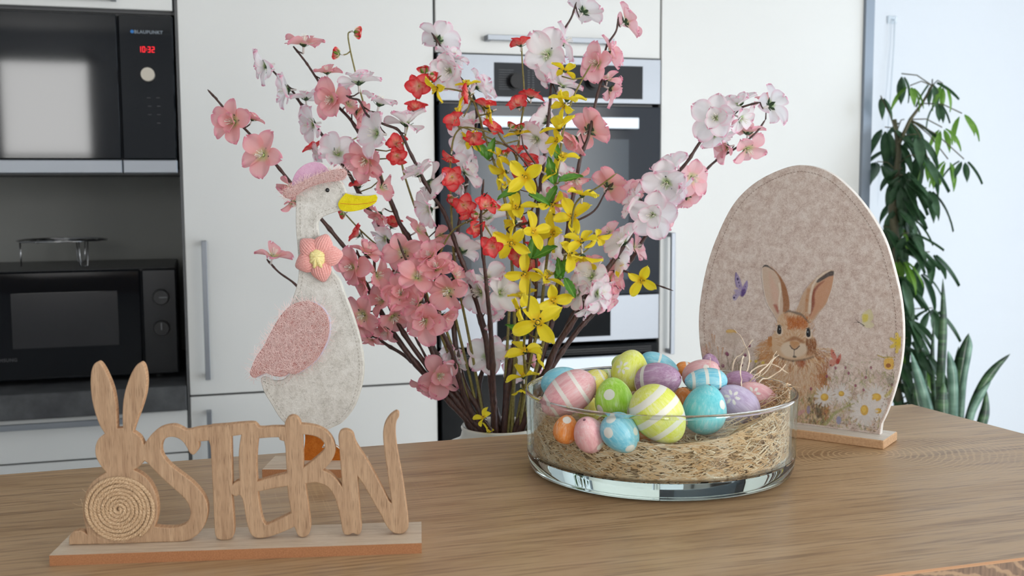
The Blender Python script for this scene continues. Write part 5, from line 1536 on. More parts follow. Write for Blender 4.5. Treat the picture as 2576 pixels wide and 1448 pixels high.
def blossom(parent, P, ax, L, typ, openness=None):
    """P = heart of the flower (world), ax = facing, L = petal length"""
    roll = BR_.uniform(0, 6.28); xa, ya, za = frame_from(ax, roll)
    loc = MW[parent.name].inverted() @ M4(xa, ya, za, P, L)
    if typ == 'B':
        o = link('bud', BUD[2], parent, loc)
        for k in range(3):
            m_ = Matrix.Rotation(k * 2.094, 4, 'Z') @ Matrix.Translation((0, -.30, -.08)) @ Matrix.Rotation(1.25, 4, 'X') @ Matrix.Scale(.86, 4)
            link('petal', BUD[1], o, m_)
        link('heart', BUD[0], o, Matrix.Scale(.86, 4))
        return
    o = link('blossom', CAL[typ], parent, loc)
    n = 4 if typ == 'Y' else 5
    side_ = abs(ax.dot(FWD)) < .5
    op = (.22 if side_ else 0.) + openness if openness is not None else {'P': .34, 'Q': .34, 'W': .36, 'C': .60, 'Y': .32}[typ]
    for k in range(n):
        a = 2 * math.pi * k / n + BR_.gauss(0, .10)
        t = op + BR_.gauss(0, .20)
        s_ = BR_.uniform(.9, 1.08)
        m_ = Matrix.Rotation(a, 4, 'Z') @ Matrix.Translation((0, .045, .0)) @ Matrix.Rotation(t, 4, 'X') @ Matrix.Rotation(BR_.gauss(0, .22), 4, 'Y') @ Matrix.Scale(s_, 4)
        if typ == 'C': m_ = m_ @ Matrix.Scale(.92, 4)
        link('petal', PET[typ][BR_.randrange(4)], o, m_)
    if typ == 'W' and BR_.random() < .45 or typ in 'PQ' and BR_.random() < .5:
        for k in range(3):
            a = 2 * math.pi * (k + .5) / 3 + BR_.gauss(0, .2)
            m_ = Matrix.Rotation(a, 4, 'Z') @ Matrix.Translation((0, .03, .03)) @ Matrix.Rotation(op + .55 + BR_.gauss(0, .1), 4, 'X') @ Matrix.Scale(.68, 4)
            link('petal', PET[typ][BR_.randrange(4)], o, m_)
    link('stamens', STM[typ], o, Matrix())
    return o


# leaf
lm = Mat('leaf_green'); q = lm.xyz(lm.obj())
mid_ = lm.math('ABSOLUTE', q[0])
c_ = lm.mix(lm.ramp(mid_, [(.0, .8), (.03, 0.)]), lm.ramp(lm.noise(lm.obj(), 3, 3), [(.3, srgb(66, 128, 40)), (.7, srgb(104, 164, 56))]), srgb(150, 196, 90))
leaf_m = thin(lm, c_, .35, .45)


def leaf_mesh(name, m, wid=.42, fold=.10, serr=.02, droop=.18, nv=10):
    mb = MB()
    for j in range(nv + 1):
        t = j / nv; h = wid / 2 * math.sin(math.pi * t ** .85) ** .8 * (1 if t < .95 else .9); h += serr * (1 if j % 2 else -1) * (0 < j < nv)
        h = max(h, .006)
        for i, u in enumerate((-1, -.5, 0, .5, 1)): mb.v.append((u * h, t, abs(u) * fold - droop * t * t))
    for j in range(nv):
        for i in range(4): a = j * 5 + i; mb.f.append((a, a + 1, a + 6, a + 5)); mb.m.append(0)
    return mb.mesh(name, m, True)


LEAF = [leaf_mesh('leaf', leaf_m), leaf_mesh('leaf', leaf_m, .38, .14, .015, .3)]
bark = Mat('bark_brown'); nn_ = bark.noise(bark.map(bark.obj(), (500, 500, 120)), 1, 3)
bark.set(color=bark.ramp(nn_, [(.3, srgb(48, 28, 24)), (.7, srgb(86, 54, 44))]), rough=.42); bark.bump(nn_, .7, .0015); bark = bark.m
olive = Mat('stem_olive'); nn_ = olive.noise(olive.map(olive.obj(), (300, 300, 300)), 1, 3)
olive.set(color=olive.ramp(nn_, [(.3, srgb(112, 98, 44)), (.7, srgb(142, 134, 72))]), rough=.6); olive.bump(nn_, .4, .001); olive = olive.m
ZV = 1.62


class Branch:
    def __init__(s, name, label, cat, path, dz, m, r0, r1, group, twigs=(), root=0.):
        """path in photo pixels from tip to vase mouth; dz depth offset of the tip (minus = nearer)"""
        s.r = BR_
        y0, y1 = path[0][1], path[-1][1]
        ytop = min(p[1] for p in path)
        s.pts = []; s.rad = []
        c_ = catmull(path, 5); n = len(c_); Ltot = n - 1
        for i, p in enumerate(c_):
            f = 1 - i / Ltot
            z = ZV + root + (dz - root) * f ** 1.15
            s.pts.append(at(p[0], p[1], z))
            kn = 1.0 + (.40 if i % 7 == 3 and m is bark else .10 if i % 5 == 2 else 0) * BR_.uniform(.5, 1)
            s.rad.append((r1 + (r0 - r1) * (1 - f) ** 1.3) * kn * (.35 if i == 0 else 1))
        # continue into the vase
        e = s.pts[-1]; c0 = Vector((vbase.x, vbase.y, 0)); off = Vector((e.x, e.y, 0)) - c0
        rim_z = LZ + VH
        if off.length > .043: 
            d_ = off.normalized() * .043 - off
            for k in range(6):
                if len(s.pts) > 6: s.pts[-1 - k] = s.pts[-1 - k] + d_ * (1 - k / 6)
            off = off.normalized() * .043
        bot = c0 - off * .8 + Vector((0, 0, LZ + .018))
        for t in (.3, .65, 1.): s.pts.append(s.pts[n - 1].lerp(bot, t)); s.rad.append(r0)
        s.m = m; s.thing = thing(name, label, cat, s.pts[-1], 0, group)
        s.mb = MB(); s.mb.tube(s.pts, s.rad, 8 if r0 > .003 else 6)
        s.alt = [(p, r) for p, r in zip(s.pts, s.rad)]
        for tw in twigs:
            t_ = tw if tw and isinstance(tw[0], tuple) else tw
            px, py = t_[-1]
            near = s.nearest_px(px, py)
            zz = (near - CAM).dot(FWD)
            cc_ = catmull(list(t_), 4); N = len(cc_)
            dd_ = BR_.uniform(-.03, .0)
            P_ = [at(p[0], p[1], zz + dd_ * (1 - i / (N - 1))) for i, p in enumerate(cc_)]
            P_[-1] = near
            s.mb.tube(P_, [(.0008 + (.0020 - .0008) * i / (N - 1)) for i in range(N)], 5)
            s.alt += [(p, .001) for p in P_]

    def proj(s, P):
        d = P - CAM; z = d.dot(FWD); return CX + F * d.dot(RGT) / z, CY - F * d.dot(UP) / z

    def nearest_px(s, px, py):
        best, bd = None, 1e9
        for (P, r) in s.alt if hasattr(s, 'alt') else [(p, 0) for p in s.pts]:
            x, y = s.proj(P); d = (x - px) ** 2 + (y - py) ** 2
            if d < bd: best, bd = P, d
        return best

    def add(s, typ, x, y, size, ang, front, dz=None):
        near = s.nearest_px(x, y); z = (near - CAM).dot(FWD)
        A_, Fr = math.radians(ang), math.radians(front)
        ax = ((RGT * math.cos(A_) + UP * math.sin(A_)) * math.cos(Fr) - FWD * math.sin(Fr)).normalized()
        if typ == 'L':
            z -= .01; P = at(x, y, z); L = size / F * z
            # (x, y) is the leaf base; leaf blade turned to the viewer
            ya = ax; n_ = (-FWD * .8 + UP * .5); za = (n_ - ya * n_.dot(ya)).normalized(); xa = ya.cross(za)
            link('leaf', LEAF[BR_.randrange(2)], s.thing, MW[s.thing.name].inverted() @ M4(xa, ya, za, P, L))
            s.mb.tube([near, near.lerp(P, .6) - UP * .002, P], .0008, 5)
            return
        z2 = z - (dz if dz is not None else (.006 + .014 * max(0, math.sin(Fr))))
        if front < -5: z2 = z + .012
        P = at(x, y, z2); L = size / 2 / F * z2 * {'B': 1.25, 'C': 1.12, 'Y': 1.14, 'W': 1.14}.get(typ, 1.08)
        # the given point is the visual centre: move the heart back along the facing for side views
        P = P - ax * (L * .25 * math.cos(Fr))
        blossom(s.thing, P, ax, L, typ)
        b_ = P - ax * (L * .42)
        if (b_ - near).length > .003:
            s.mb.tube([near, near.lerp(b_, .5) - UP * min(.004, (b_ - near).length * .1), b_], [.0013, .0010, .0011], 5)

    def finish(s):
        o = s.mb.build('stem', s.m, s.thing, True); return o


def branch(name, label, path, dz, kind, flowers, twigs=(), r0=None, root=0.):
    m, a, b, cat, grp = {'c': (bark, .0052, .0014, 'branch', 'artificial cherry branches in the vase'), 'q': (olive, .0024, .0011, 'branch', 'artificial quince branches in the vase'),
                         'f': (olive, .0030, .0011, 'branch', 'artificial forsythia branches in the vase'), 'g': (bark, .0030, .0010, 'branch', 'artificial forsythia branches in the vase')}[kind]
    B = Branch(name, label, cat, path, dz, m, r0 or a, b, grp, twigs, root)
    for f in flowers: B.add(*f)
    B.finish()
    return B


# ---- pink cherry
branch('cherry_branch', 'pink cherry branch whose bare tip reaches furthest left',
       [(522, 225), (545, 250), (575, 285), (622, 330), (670, 385), (712, 435), (760, 495), (806, 548), (845, 595), (880, 640), (905, 690), (945, 760), (985, 830), (1035, 900), (1100, 975), (1160, 1040), (1195, 1078)], -.06, 'c',
       [('P', 585, 306, 108, 195, 62), ('P', 638, 294, 58, 60, 10), ('P', 659, 389, 112, 175, 68), ('P', 728, 478, 78, 230, 20), ('P', 738, 515, 66, 290, 15)], [((540, 245), (536, 240), (548, 252))])
branch('cherry_branch', 'pink cherry branch with one large blossom topmost at upper left',
       [(738, 117), (755, 138), (772, 160), (797, 198), (815, 225), (845, 262), (885, 305), (915, 360), (945, 425), (967, 470), (988, 515), (1005, 560), (1030, 600), (1046, 650), (1056, 720), (1062, 790), (1080, 860), (1115, 940), (1165, 1010), (1205, 1080)], -.02, 'c',
       [('P', 765, 98, 100, 85, 8), ('P', 822, 174, 70, 95, 5), ('P', 833, 250, 112, 200, 62), ('P', 884, 262, 72, 20, 25), ('P', 908, 285, 72, 340, 10), ('P', 918, 405, 112, 225, 60), ('P', 968, 470, 80, 10, 15), ('P', 950, 545, 80, 235, 20), ('P', 1015, 634, 100, 210, 75), ('P', 1110, 600, 80, 300, 25), ('P', 1060, 575, 80, 30, 20)])
branch('cherry_branch', 'pink cherry side branch with a lone blossom left of the goose neck',
       [(672, 652), (700, 683), (742, 714), (790, 770), (850, 820), (940, 845), (975, 868), (1012, 890), (1050, 920), (1080, 945), (1130, 990), (1180, 1070)], .02, 'c',
       [('P', 690, 634, 92, 70, 12), ('P', 930, 858, 68, 255, 0), ('P', 1106, 945, 104, 355, 66), ('P', 1068, 975, 78, 235, 25)], r0=.0036)
branch('cherry_branch', 'pink cherry branch with dense blossom cluster right of the goose body',
       [(897, 628), (905, 645), (938, 648), (944, 690), (966, 722), (978, 765), (1008, 825), (1050, 888), (1100, 950), (1150, 1010), (1200, 1078)], -.05, 'c',
       [('P', 885, 672, 104, 190, 58), ('P', 925, 628, 84, 60, 25), ('P', 912, 716, 78, 200, 30), ('P', 912, 792, 106, 215, 66), ('P', 958, 752, 92, 150, 45), ('P', 990, 800, 96, 300, 48), ('P', 1010, 738, 100, 90, 72), ('P', 955, 690, 80, 20, 30), ('P', 968, 835, 80, 240, 30), ('P', 900, 828, 80, 250, 20)], [((895, 635), (905, 645), (938, 648))])
branch('cherry_branch', 'pink cherry branch with the large open blossoms above the bare stems, centre left',
       [(1000, 600), (1020, 650), (1050, 700), (1075, 760), (1110, 830), (1135, 880), (1150, 930), (1170, 1000), (1210, 1080)], -.07, 'c',
       [('P', 1070, 806, 112, 205, 74), ('P', 1126, 732, 108, 200, 68), ('P', 1050, 695, 100, 60, 60), ('P', 1098, 672, 96, 100, 50), ('P', 1045, 760, 92, 160, 40), ('P', 1120, 800, 84, 320, 30), ('P', 1150, 690, 80, 30, 20), ('P', 1080, 640, 84, 130, 40)], r0=.0046)
branch('cherry_branch', 'pink cherry branch with top blossom seen from behind, right of centre',
       [(1556, 42), (1550, 78), (1528, 112), (1518, 150), (1516, 190), (1500, 250), (1488, 310), (1478, 350), (1462, 390), (1450, 450), (1437, 520), (1425, 600), (1410, 680), (1400, 760), (1375, 860), (1345, 950), (1312, 1040), (1296, 1080)], -.03, 'c',
       [('Q', 1582, 50, 96, 40, -22), ('Q', 1546, 130, 92, 20, 5), ('Q', 1498, 160, 106, 170, 48), ('Q', 1546, 228, 84, 340, -12), ('Q', 1530, 192, 66, 80, 20), ('P', 1490, 322, 112, 40, -38), ('P', 1440, 356, 92, 230, 18), ('P', 1452, 455, 84, 300, 30), ('P', 1537, 462, 100, 50, -32), ('P', 1395, 500, 70, 200, 20)], [((1552, 448), (1525, 480), (1495, 530), (1440, 560))])
branch('cherry_branch', 'pink cherry branch reaching far right just below the white one',
       [(1926, 300), (1905, 330), (1870, 360), (1800, 405), (1760, 445), (1712, 497), (1690, 515), (1650, 560), (1620, 600), (1590, 650), (1545, 710), (1500, 780), (1462, 820), (1420, 875), (1390, 920), (1360, 970), (1330, 1030), (1305, 1080)], .02, 'c',
       [('Q', 1920, 248, 70, 110, 10), ('Q', 1882, 325, 82, 80, -15), ('Q', 1885, 380, 92, 290, 35), ('Q', 1818, 370, 88, 190, 12), ('Q', 1745, 447, 98, 340, 55), ('Q', 1732, 503, 78, 300, -25), ('Q', 1602, 478, 78, 110, 45), ('Q', 1680, 555, 90, 350, 15), ('Q', 1605, 622, 80, 10, 25), ('Q', 1532, 578, 76, 110, 25), ('P', 1545, 700, 92, 0, 30), ('Q', 1536, 760, 80, 320, 15), ('P', 1478, 660, 80, 100, 20)])
# ---- white cherry
branch('cherry_branch', 'white cherry branch with its end blossom turned left at upper left',
       [(657, 150), (690, 182), (712, 205), (735, 228), (765, 275), (800, 325), (825, 360), (850, 400), (880, 440), (905, 490), (950, 560), (985, 620), (1020, 690), (1050, 770), (1080, 850), (1110, 930), (1160, 1010), (1200, 1078)], .03, 'c',
       [('W', 655, 168, 96, 195, 12), ('W', 712, 228, 92, 190, 25), ('W', 768, 237, 78, 95, 5), ('W', 778, 312, 96, 195, 38), ('W', 850, 384, 100, 70, 62), ('W', 800, 390, 60, 200, 20), ('W', 960, 602, 96, 200, 30), ('W', 1000, 690, 80, 300, 20)])
branch('cherry_branch', 'white cherry branch with a large cupped blossom facing up over the pink ones',
       [(870, 240), (888, 248), (903, 252), (925, 290), (965, 312), (1003, 328), (1030, 380), (1060, 440), (1092, 497), (1115, 530), (1135, 580), (1150, 625), (1168, 670), (1190, 730), (1208, 790), (1222, 850), (1232, 930), (1240, 1000), (1248, 1078)], -.08, 'c',
       [('W', 902, 194, 100, 92, 6), ('W', 957, 250, 88, 75, 8), ('W', 1022, 298, 100, 85, 12), ('W', 938, 335, 108, 180, 35), ('W', 1048, 430, 84, 110, 25), ('W', 1090, 468, 104, 330, -18), ('W', 1072, 530, 92, 200, 25), ('W', 1162, 622, 100, 80, -25), ('W', 1200, 735, 118, 200, 40), ('W', 1262, 735, 104, 20, 58), ('W', 1248, 795, 84, 320, 0), ('W', 1225, 690, 96, 90, 30)])
branch('cherry_branch', 'white cherry branch standing tall left of the oven panel',
       [(1085, 82), (1102, 105), (1122, 145), (1150, 185), (1190, 240), (1200, 290), (1192, 350), (1183, 400), (1172, 470), (1160, 540), (1150, 600), (1142, 700), (1140, 780), (1148, 880), (1170, 970), (1205, 1030), (1225, 1078)], .03, 'c',
       [('W', 1106, 92, 96, 75, -28), ('W', 1140, 138, 88, 50, 25), ('W', 1130, 178, 104, 215, 60), ('W', 1212, 215, 86, 25, 15), ('W', 1178, 248, 76, 160, 20), ('W', 1186, 300, 92, 100, 25), ('W', 1166, 352, 96, 215, 42), ('W', 1180, 428, 90, 30, 25), ('W', 1225, 540, 90, 100, 30), ('W', 1235, 600, 90, 60, 35), ('W', 1155, 470, 70, 200, 20)])
branch('cherry_branch', 'white cherry branch whose top blossom touches the upper edge of the picture',
       [(1450, 5), (1437, 45), (1405, 98), (1392, 160), (1387, 210), (1382, 280), (1375, 340), (1368, 410), (1358, 480), (1350, 560), (1335, 650), (1320, 740), (1300, 840), (1280, 940), (1268, 1078)], .0, 'c',
       [('W', 1474, 22, 92, 55, -25), ('W', 1428, 102, 96, 10, 8), ('W', 1376, 138, 116, 205, 72), ('W', 1418, 205, 92, 60, 18), ('W', 1360, 188, 70, 200, 15), ('W', 1368, 298, 100, 150, -22), ('W', 1345, 350, 100, 200, 48), ('W', 1345, 425, 78, 160, 20), ('W', 1420, 440, 88, 50, 35), ('W', 1385, 500, 84, 30, 30), ('W', 1395, 620, 92, 30, 40), ('W', 1370, 690, 90, 60, 40)])
branch('cherry_branch', 'dark bare cherry branch standing upright in the middle of the vase',
       [(1217, 450), (1212, 500), (1210, 560), (1213, 620), (1220, 680), (1226, 740), (1232, 800), (1237, 870), (1240, 950), (1242, 1010), (1243, 1078)], -.12, 'c', [], [((1226, 484), (1216, 496), (1212, 503))], root=-.03)
branch('cherry_branch', 'white cherry branch arching far right, its end blossom seen from behind',
       [(1912, 257), (1880, 265), (1850, 277), (1800, 315), (1765, 352), (1730, 405), (1700, 440), (1650, 500), (1608, 560), (1580, 600), (1540, 660), (1500, 710), (1470, 760), (1440, 810), (1400, 870), (1375, 930), (1345, 985), (1310, 1078)], -.08, 'c',
       [('W', 1948, 260, 100, 25, -20), ('W', 1858, 252, 82, 110, 25), ('W', 1800, 296, 112, 195, 74), ('W', 1872, 300, 82, 330, 25), ('W', 1806, 350, 92, 295, -15), ('W', 1682, 415, 92, 120, 28), ('W', 1676, 462, 106, 235, 58), ('W', 1712, 482, 80, 330, 20), ('W', 1592, 502, 100, 150, 8), ('W', 1642, 540, 112, 215, 66), ('W', 1562, 600, 104, 130, 25), ('W', 1558, 648, 92, 340, -25), ('W', 1512, 735, 96, 0, 40), ('W', 1482, 690, 96, 140, 35), ('W', 1488, 775, 84, 310, 20), ('W', 1448, 735, 88, 170, 35)], r0=.0058)
branch('cherry_branch', 'short white cherry branch with low blossoms above the vase mouth',
       [(1305, 822), (1270, 850), (1242, 880), (1215, 930), (1205, 980), (1218, 1078)], .04, 'c',
       [('W', 1225, 893, 96, 100, 62), ('W', 1288, 920, 92, 200, 40), ('W', 1130, 890, 70, 160, 20), ('Q', 1345, 915, 66, 30, 20)])
branch('cherry_branch', 'thick knotty brown cherry branch leaning left into the vase mouth, hardly any blossom',
       [(1040, 840), (1062, 880), (1085, 925), (1112, 970), (1150, 1015), (1178, 1078)], .01, 'c', [('W', 1150, 905, 76, 30, 20)], r0=.0055)
branch('cherry_branch', 'thin forked brown cherry branch between the white and the yellow blossoms low in the vase',
       [(1198, 785), (1212, 830), (1226, 880), (1234, 940), (1238, 1000), (1262, 1078)], .0, 'c', [('W', 1282, 640, 60, 0, 30)] if False else [], root=.01)
# ---- coral quince
branch('quince_branch', 'coral quince branch with two nodding buds at upper left',
       [(886, 78), (876, 84), (880, 120), (890, 165), (905, 225), (920, 280), (935, 340), (948, 400), (965, 460), (985, 520), (1010, 575), (1035, 640), (1060, 700), (1090, 790), (1120, 870), (1152, 950), (1195, 1078)], .04, 'q',
       [('B', 900, 82, 42, 350, 0), ('B', 846, 134, 42, 165, 0), ('C', 998, 362, 60, 110, 65), ('C', 998, 392, 56, 260, 60), ('C', 902, 462, 56, 100, 15), ('C', 788, 368, 54, 110, 5), ('C', 880, 395, 40, 100, 30)])
branch('quince_branch', 'coral quince branch beside the goose beak with side buds',
       [(866, 535), (900, 572), (935, 605), (965, 630), (985, 670), (1010, 710), (1035, 760), (1090, 870), (1140, 960), (1188, 1078)], .05, 'q',
       [('C', 896, 588, 58, 150, 5), ('B', 860, 538, 34, 200, 0), ('C', 988, 564, 60, 60, 25), ('C', 995, 690, 54, 180, 5), ('C', 1086, 658, 66, 250, 72), ('C', 978, 632, 44, 30, 10)])
branch('quince_branch', 'coral quince branch with clustered buds at its tip left of the ovens',
       [(1072, 185), (1052, 225), (1045, 258), (1022, 330), (1010, 400), (1030, 480), (1060, 560), (1100, 650), (1130, 740), (1170, 900), (1212, 1078)], .02, 'q',
       [('B', 1066, 176, 46, 100, 20), ('B', 1088, 192, 42, 320, 20), ('C', 1054, 216, 68, 230, 74), ('C', 1046, 272, 62, 90, 30)], [((1110, 190), (1090, 205), (1060, 225))])
branch('quince_branch', 'coral quince branch hanging in front of the oven door edge',
       [(1240, 335), (1190, 322), (1160, 322), (1142, 345), (1134, 400), (1132, 450), (1135, 520), (1138, 600), (1150, 700), (1180, 850), (1222, 1078)], -.05, 'q',
       [('C', 1143, 303, 58, 150, 55), ('C', 1132, 398, 52, 255, 15), ('C', 1137, 446, 66, 270, 66), ('B', 1136, 502, 42, 210, 20), ('C', 1166, 516, 62, 320, 66), ('C', 1192, 345, 58, 260, 30)])
branch('quince_branch', 'coral quince branch with up-turned flowers before the oven handle',
       [(1150, 318), (1170, 322), (1230, 347), (1290, 380), (1305, 440), (1298, 520), (1290, 650), (1280, 800), (1265, 1078)], -.01, 'q',
       [('C', 1238, 322, 62, 50, 25), ('C', 1302, 376, 58, 90, 25), ('B', 1270, 384, 36, 100, 10), ('C', 1330, 405, 56, 60, 40), ('C', 1172, 236, 58, 190, 5), ('C', 1225, 262, 60, 80, 5), ('C', 1306, 440, 50, 200, 20)], [((1172, 245), (1205, 262), (1235, 300), (1262, 350), (1290, 380))])
branch('quince_branch', 'coral quince branch crossing the bare upright branch with round buds',
       [(1236, 520), (1200, 548), (1165, 562), (1135, 585), (1110, 630), (1095, 680), (1100, 760), (1140, 880), (1198, 1078)], -.10, 'q',
       [('B', 1194, 540, 42, 200, 30), ('C', 1222, 516, 60, 60, 50), ('B', 1243, 518, 42, 60, 15), ('C', 1195, 572, 56, 320, 40), ('C', 1240, 620, 64, 215, 74), ('C', 1172, 548, 40, 100, 30)], [((1240, 600), (1222, 570), (1205, 546))])
branch('quince_branch', 'tall straight coral quince branch with one flower on top before the oven panel',
       [(1312, 112), (1314, 160), (1318, 220), (1318, 265), (1312, 300), (1305, 360), (1300, 430), (1310, 520), (1320, 640), (1310, 800), (1278, 1078)], -.02, 'q',
       [('C', 1310, 106, 60, 90, 2), ('C', 1337, 236, 62, 85, 8), ('C', 1302, 262, 62, 110, 40), ('B', 1288, 316, 38, 60, 10), ('B', 1309, 318, 38, 110, 10), ('C', 1302, 645, 58, 200, 40), ('C', 1335, 660, 56, 300, 40), ('C', 1315, 565, 46, 20, 20), ('C', 1338, 622, 44, 40, 30)])
# ---- forsythia
branch('forsythia_branch', 'tall yellow forsythia branch with a bare tip before the right oven knob',
       [(1488, 160), (1462, 205), (1440, 250), (1425, 300), (1415, 340), (1408, 400), (1398, 460), (1390, 520), (1382, 600), (1370, 700), (1358, 800), (1335, 900), (1316, 980), (1298, 1078)], -.10, 'f',
       [('Y', 1428, 240, 84, 80, 22), ('Y', 1412, 268, 70, 200, 30), ('Y', 1406, 315, 84, 100, 30), ('Y', 1396, 350, 76, 160, 35), ('Y', 1418, 385, 80, 70, 18), ('Y', 1425, 172, 64, 60, -10), ('Y', 1392, 430, 80, 150, 30), ('Y', 1395, 520, 82, 300, 30), ('Y', 1440, 545, 92, 130, 70), ('Y', 1388, 585, 90, 180, 45),
        ('L', 1406, 458, 62, 20, 10), ('L', 1402, 470, 60, 235, 10), ('L', 1400, 400, 48, 95, 10), ('L', 1392, 462, 70, 100, 20)])
branch('forsythia_branch', 'yellow forsythia branch with four-petalled flowers facing us, left of the green leaf pair',
       [(1262, 355), (1300, 385), (1335, 430), (1352, 480), (1330, 560), (1345, 620), (1350, 700), (1342, 800), (1328, 900), (1302, 1078)], -.14, 'g',
       [('Y', 1322, 446, 94, 240, 74), ('Y', 1300, 518, 90, 100, 50), ('Y', 1284, 560, 88, 190, 20), ('Y', 1286, 612, 94, 260, 70), ('Y', 1345, 580, 88, 30, 50), ('Y', 1320, 690, 92, 250, 70), ('Y', 1312, 740, 70, 95, 20), ('L', 1310, 478, 62, 195, 10), ('L', 1330, 490, 60, 340, 10), ('L', 1336, 648, 62, 82, 20), ('L', 1340, 650, 70, 30, 20), ('Y', 1270, 460, 40, 90, 10)],
       [((1292, 620), (1285, 590), (1275, 575), (1330, 560)), ((1315, 660), (1330, 690), (1348, 720)), ((1300, 600), (1310, 630), (1345, 650)), ((1312, 340), (1318, 370), (1352, 420), (1356, 440))])
branch('forsythia_branch', 'yellow forsythia branch leaning right with a long bare tip before the oven glass',
       [(1552, 435), (1505, 470), (1462, 495), (1445, 520), (1436, 580), (1420, 650), (1400, 720), (1380, 800), (1362, 880), (1335, 980), (1312, 1078)], -.12, 'f',
       [('Y', 1466, 480, 86, 85, 15), ('Y', 1462, 600, 86, 100, 40), ('Y', 1440, 632, 90, 20, 40), ('Y', 1508, 602, 66, 300, 20), ('Y', 1468, 656, 86, 280, 0), ('Y', 1390, 755, 86, 300, 72), ('Y', 1378, 692, 74, 60, 15), ('L', 1400, 700, 66, 60, 20), ('L', 1412, 700, 56, 100, 20), ('L', 1420, 700, 58, 300, 20)],
       [((1490, 600), (1480, 625), (1455, 640), (1425, 640)), ((1445, 580), (1432, 610), (1422, 640)), ((1375, 680), (1390, 690), (1412, 660))])
branch('forsythia_branch', 'low yellow forsythia branch at the front with the largest flower above the leaf fork',
       [(1335, 700), (1330, 760), (1322, 820), (1318, 880), (1322, 960), (1306, 1078)], -.15, 'f',
       [('Y', 1352, 810, 128, 120, 74), ('Y', 1320, 874, 96, 95, 28), ('Y', 1316, 938, 80, 95, 22), ('Y', 1300, 780, 70, 200, 10), ('L', 1318, 842, 52, 145, 10), ('L', 1322, 842, 50, 60, 20), ('Y', 1374, 842, 50, 30, 20), ('Y', 1358, 905, 50, 20, 20), ('Y', 1310, 985, 50, 270, 0)])
branch('forsythia_branch', 'yellow forsythia branch with its end flower hanging at the left oven edge',
       [(1097, 222), (1140, 225), (1180, 240), (1205, 290), (1215, 330), (1240, 400), (1262, 470), (1280, 560), (1290, 700), (1295, 850), (1288, 1078)], -.03, 'f',
       [('Y', 1093, 226, 66, 215, 15), ('Y', 1175, 208, 54, 100, 15), ('Y', 1150, 275, 70, 130, 25), ('Y', 1228, 282, 60, 200, 10), ('Y', 1186, 352, 60, 200, 40), ('Y', 1262, 435, 82, 200, 28), ('Y', 1256, 385, 60, 60, 20), ('L', 1225, 400, 62, 120, 20), ('L', 1228, 402, 58, 75, 20), ('Y', 1302, 330, 60, 100, 10), ('Y', 1292, 415, 60, 60, 10)])
branch('forsythia_branch', 'thin forsythia branch reaching right with one flower before the cabinet gap',
       [(1694, 731), (1652, 716), (1612, 700), (1560, 680), (1505, 700), (1450, 770), (1400, 880), (1335, 1078)], -.02, 'g',
       [('Y', 1614, 704, 76, 240, 78), ('Y', 1556, 668, 54, 150, 10), ('Y', 1475, 665, 60, 90, 30)])
branch('forsythia_branch', 'lowest tiny forsythia spray with two flowers at the vase rim',
       [(1206, 1040), (1216, 1056), (1228, 1078)], -.05, 'g',
       [('Y', 1213, 1048, 50, 140, 35), ('Y', 1232, 1082, 46, 40, 10)], root=-.045)
# ---------------------------------------------------------------- plants by the wall
def leafmat(name, a, b, trans=.25, rough=.3):
    M = Mat(name); c_ = M.ramp(M.noise(M.obj(), 3, 2), [(.3, a), (.7, b)]); return thin(M, c_, trans, rough)


LD = leafmat('umbrella_leaf_dark', srgb(44, 74, 50), srgb(74, 108, 72)); LB = leafmat('umbrella_leaf_light', srgb(98, 148, 50), srgb(140, 182, 82), .45)
LM = [leaf_mesh('leaf', LD, .28, .05, .0, .35, 6), leaf_mesh('leaf', LD, .33, .08, .0, .15, 6)]; LL = [leaf_mesh('leaf', LB, .27, .05, .0, .35, 6)]
PR = random.Random(5)
ZP = 3.05
pp = at(2262, 1200, ZP)
sch = thing('umbrella_plant', 'tall dark green umbrella plant by the white wall behind the felt egg', 'plant', (pp.x, pp.y, 0))
stem_mb = MB()
trunk = [Vector((pp.x, pp.y, .28))] + [at(x, y, ZP) for (x, y) in ((2262, 1100), (2255, 900), (2262, 700), (2245, 520), (2262, 380), (2250, 300))]
stem_mb.tube(trunk, [.012] * 5 + [.008, .006], 8)
br2 = [at(x, y, ZP - .03) for (x, y) in ((2262, 360), (2290, 300), (2320, 260), (2345, 215))]
stem_mb.tube(br2, [.006, .005, .004, .003], 6)
count = [0]


def whorl(c_, n, L, light, base=None, droop=.7):
    if base is not None: stem_mb.tube([base, base.lerp(c_, .5) + Vector((0, 0, .012)), c_], .0018, 5)
    a0 = PR.uniform(0, 6.28)
    for k in range(n):
        a = a0 + 2 * math.pi * k / n + PR.gauss(0, .2)
        d = Vector((math.cos(a), math.sin(a), -droop * PR.uniform(.5, 1.8))).normalized()
        s_ = d.cross(Vector((0, 0, 1))).normalized(); u_ = s_.cross(d)
        l = L * PR.uniform(.75, 1.15)
        if (c_ + d * L * 1.3).x < XS1 + .004:
            d.x = abs(d.x) * .6 + .02; d.normalize(); s_ = d.cross(Vector((0, 0, 1))).normalized(); u_ = s_.cross(d)
        m_ = M4(s_, d, u_, c_ + d * L * .18, l)
        link('leaf', PR.choice(LL if light else LM), sch, MW[sch.name].inverted() @ m_); count[0] += 1


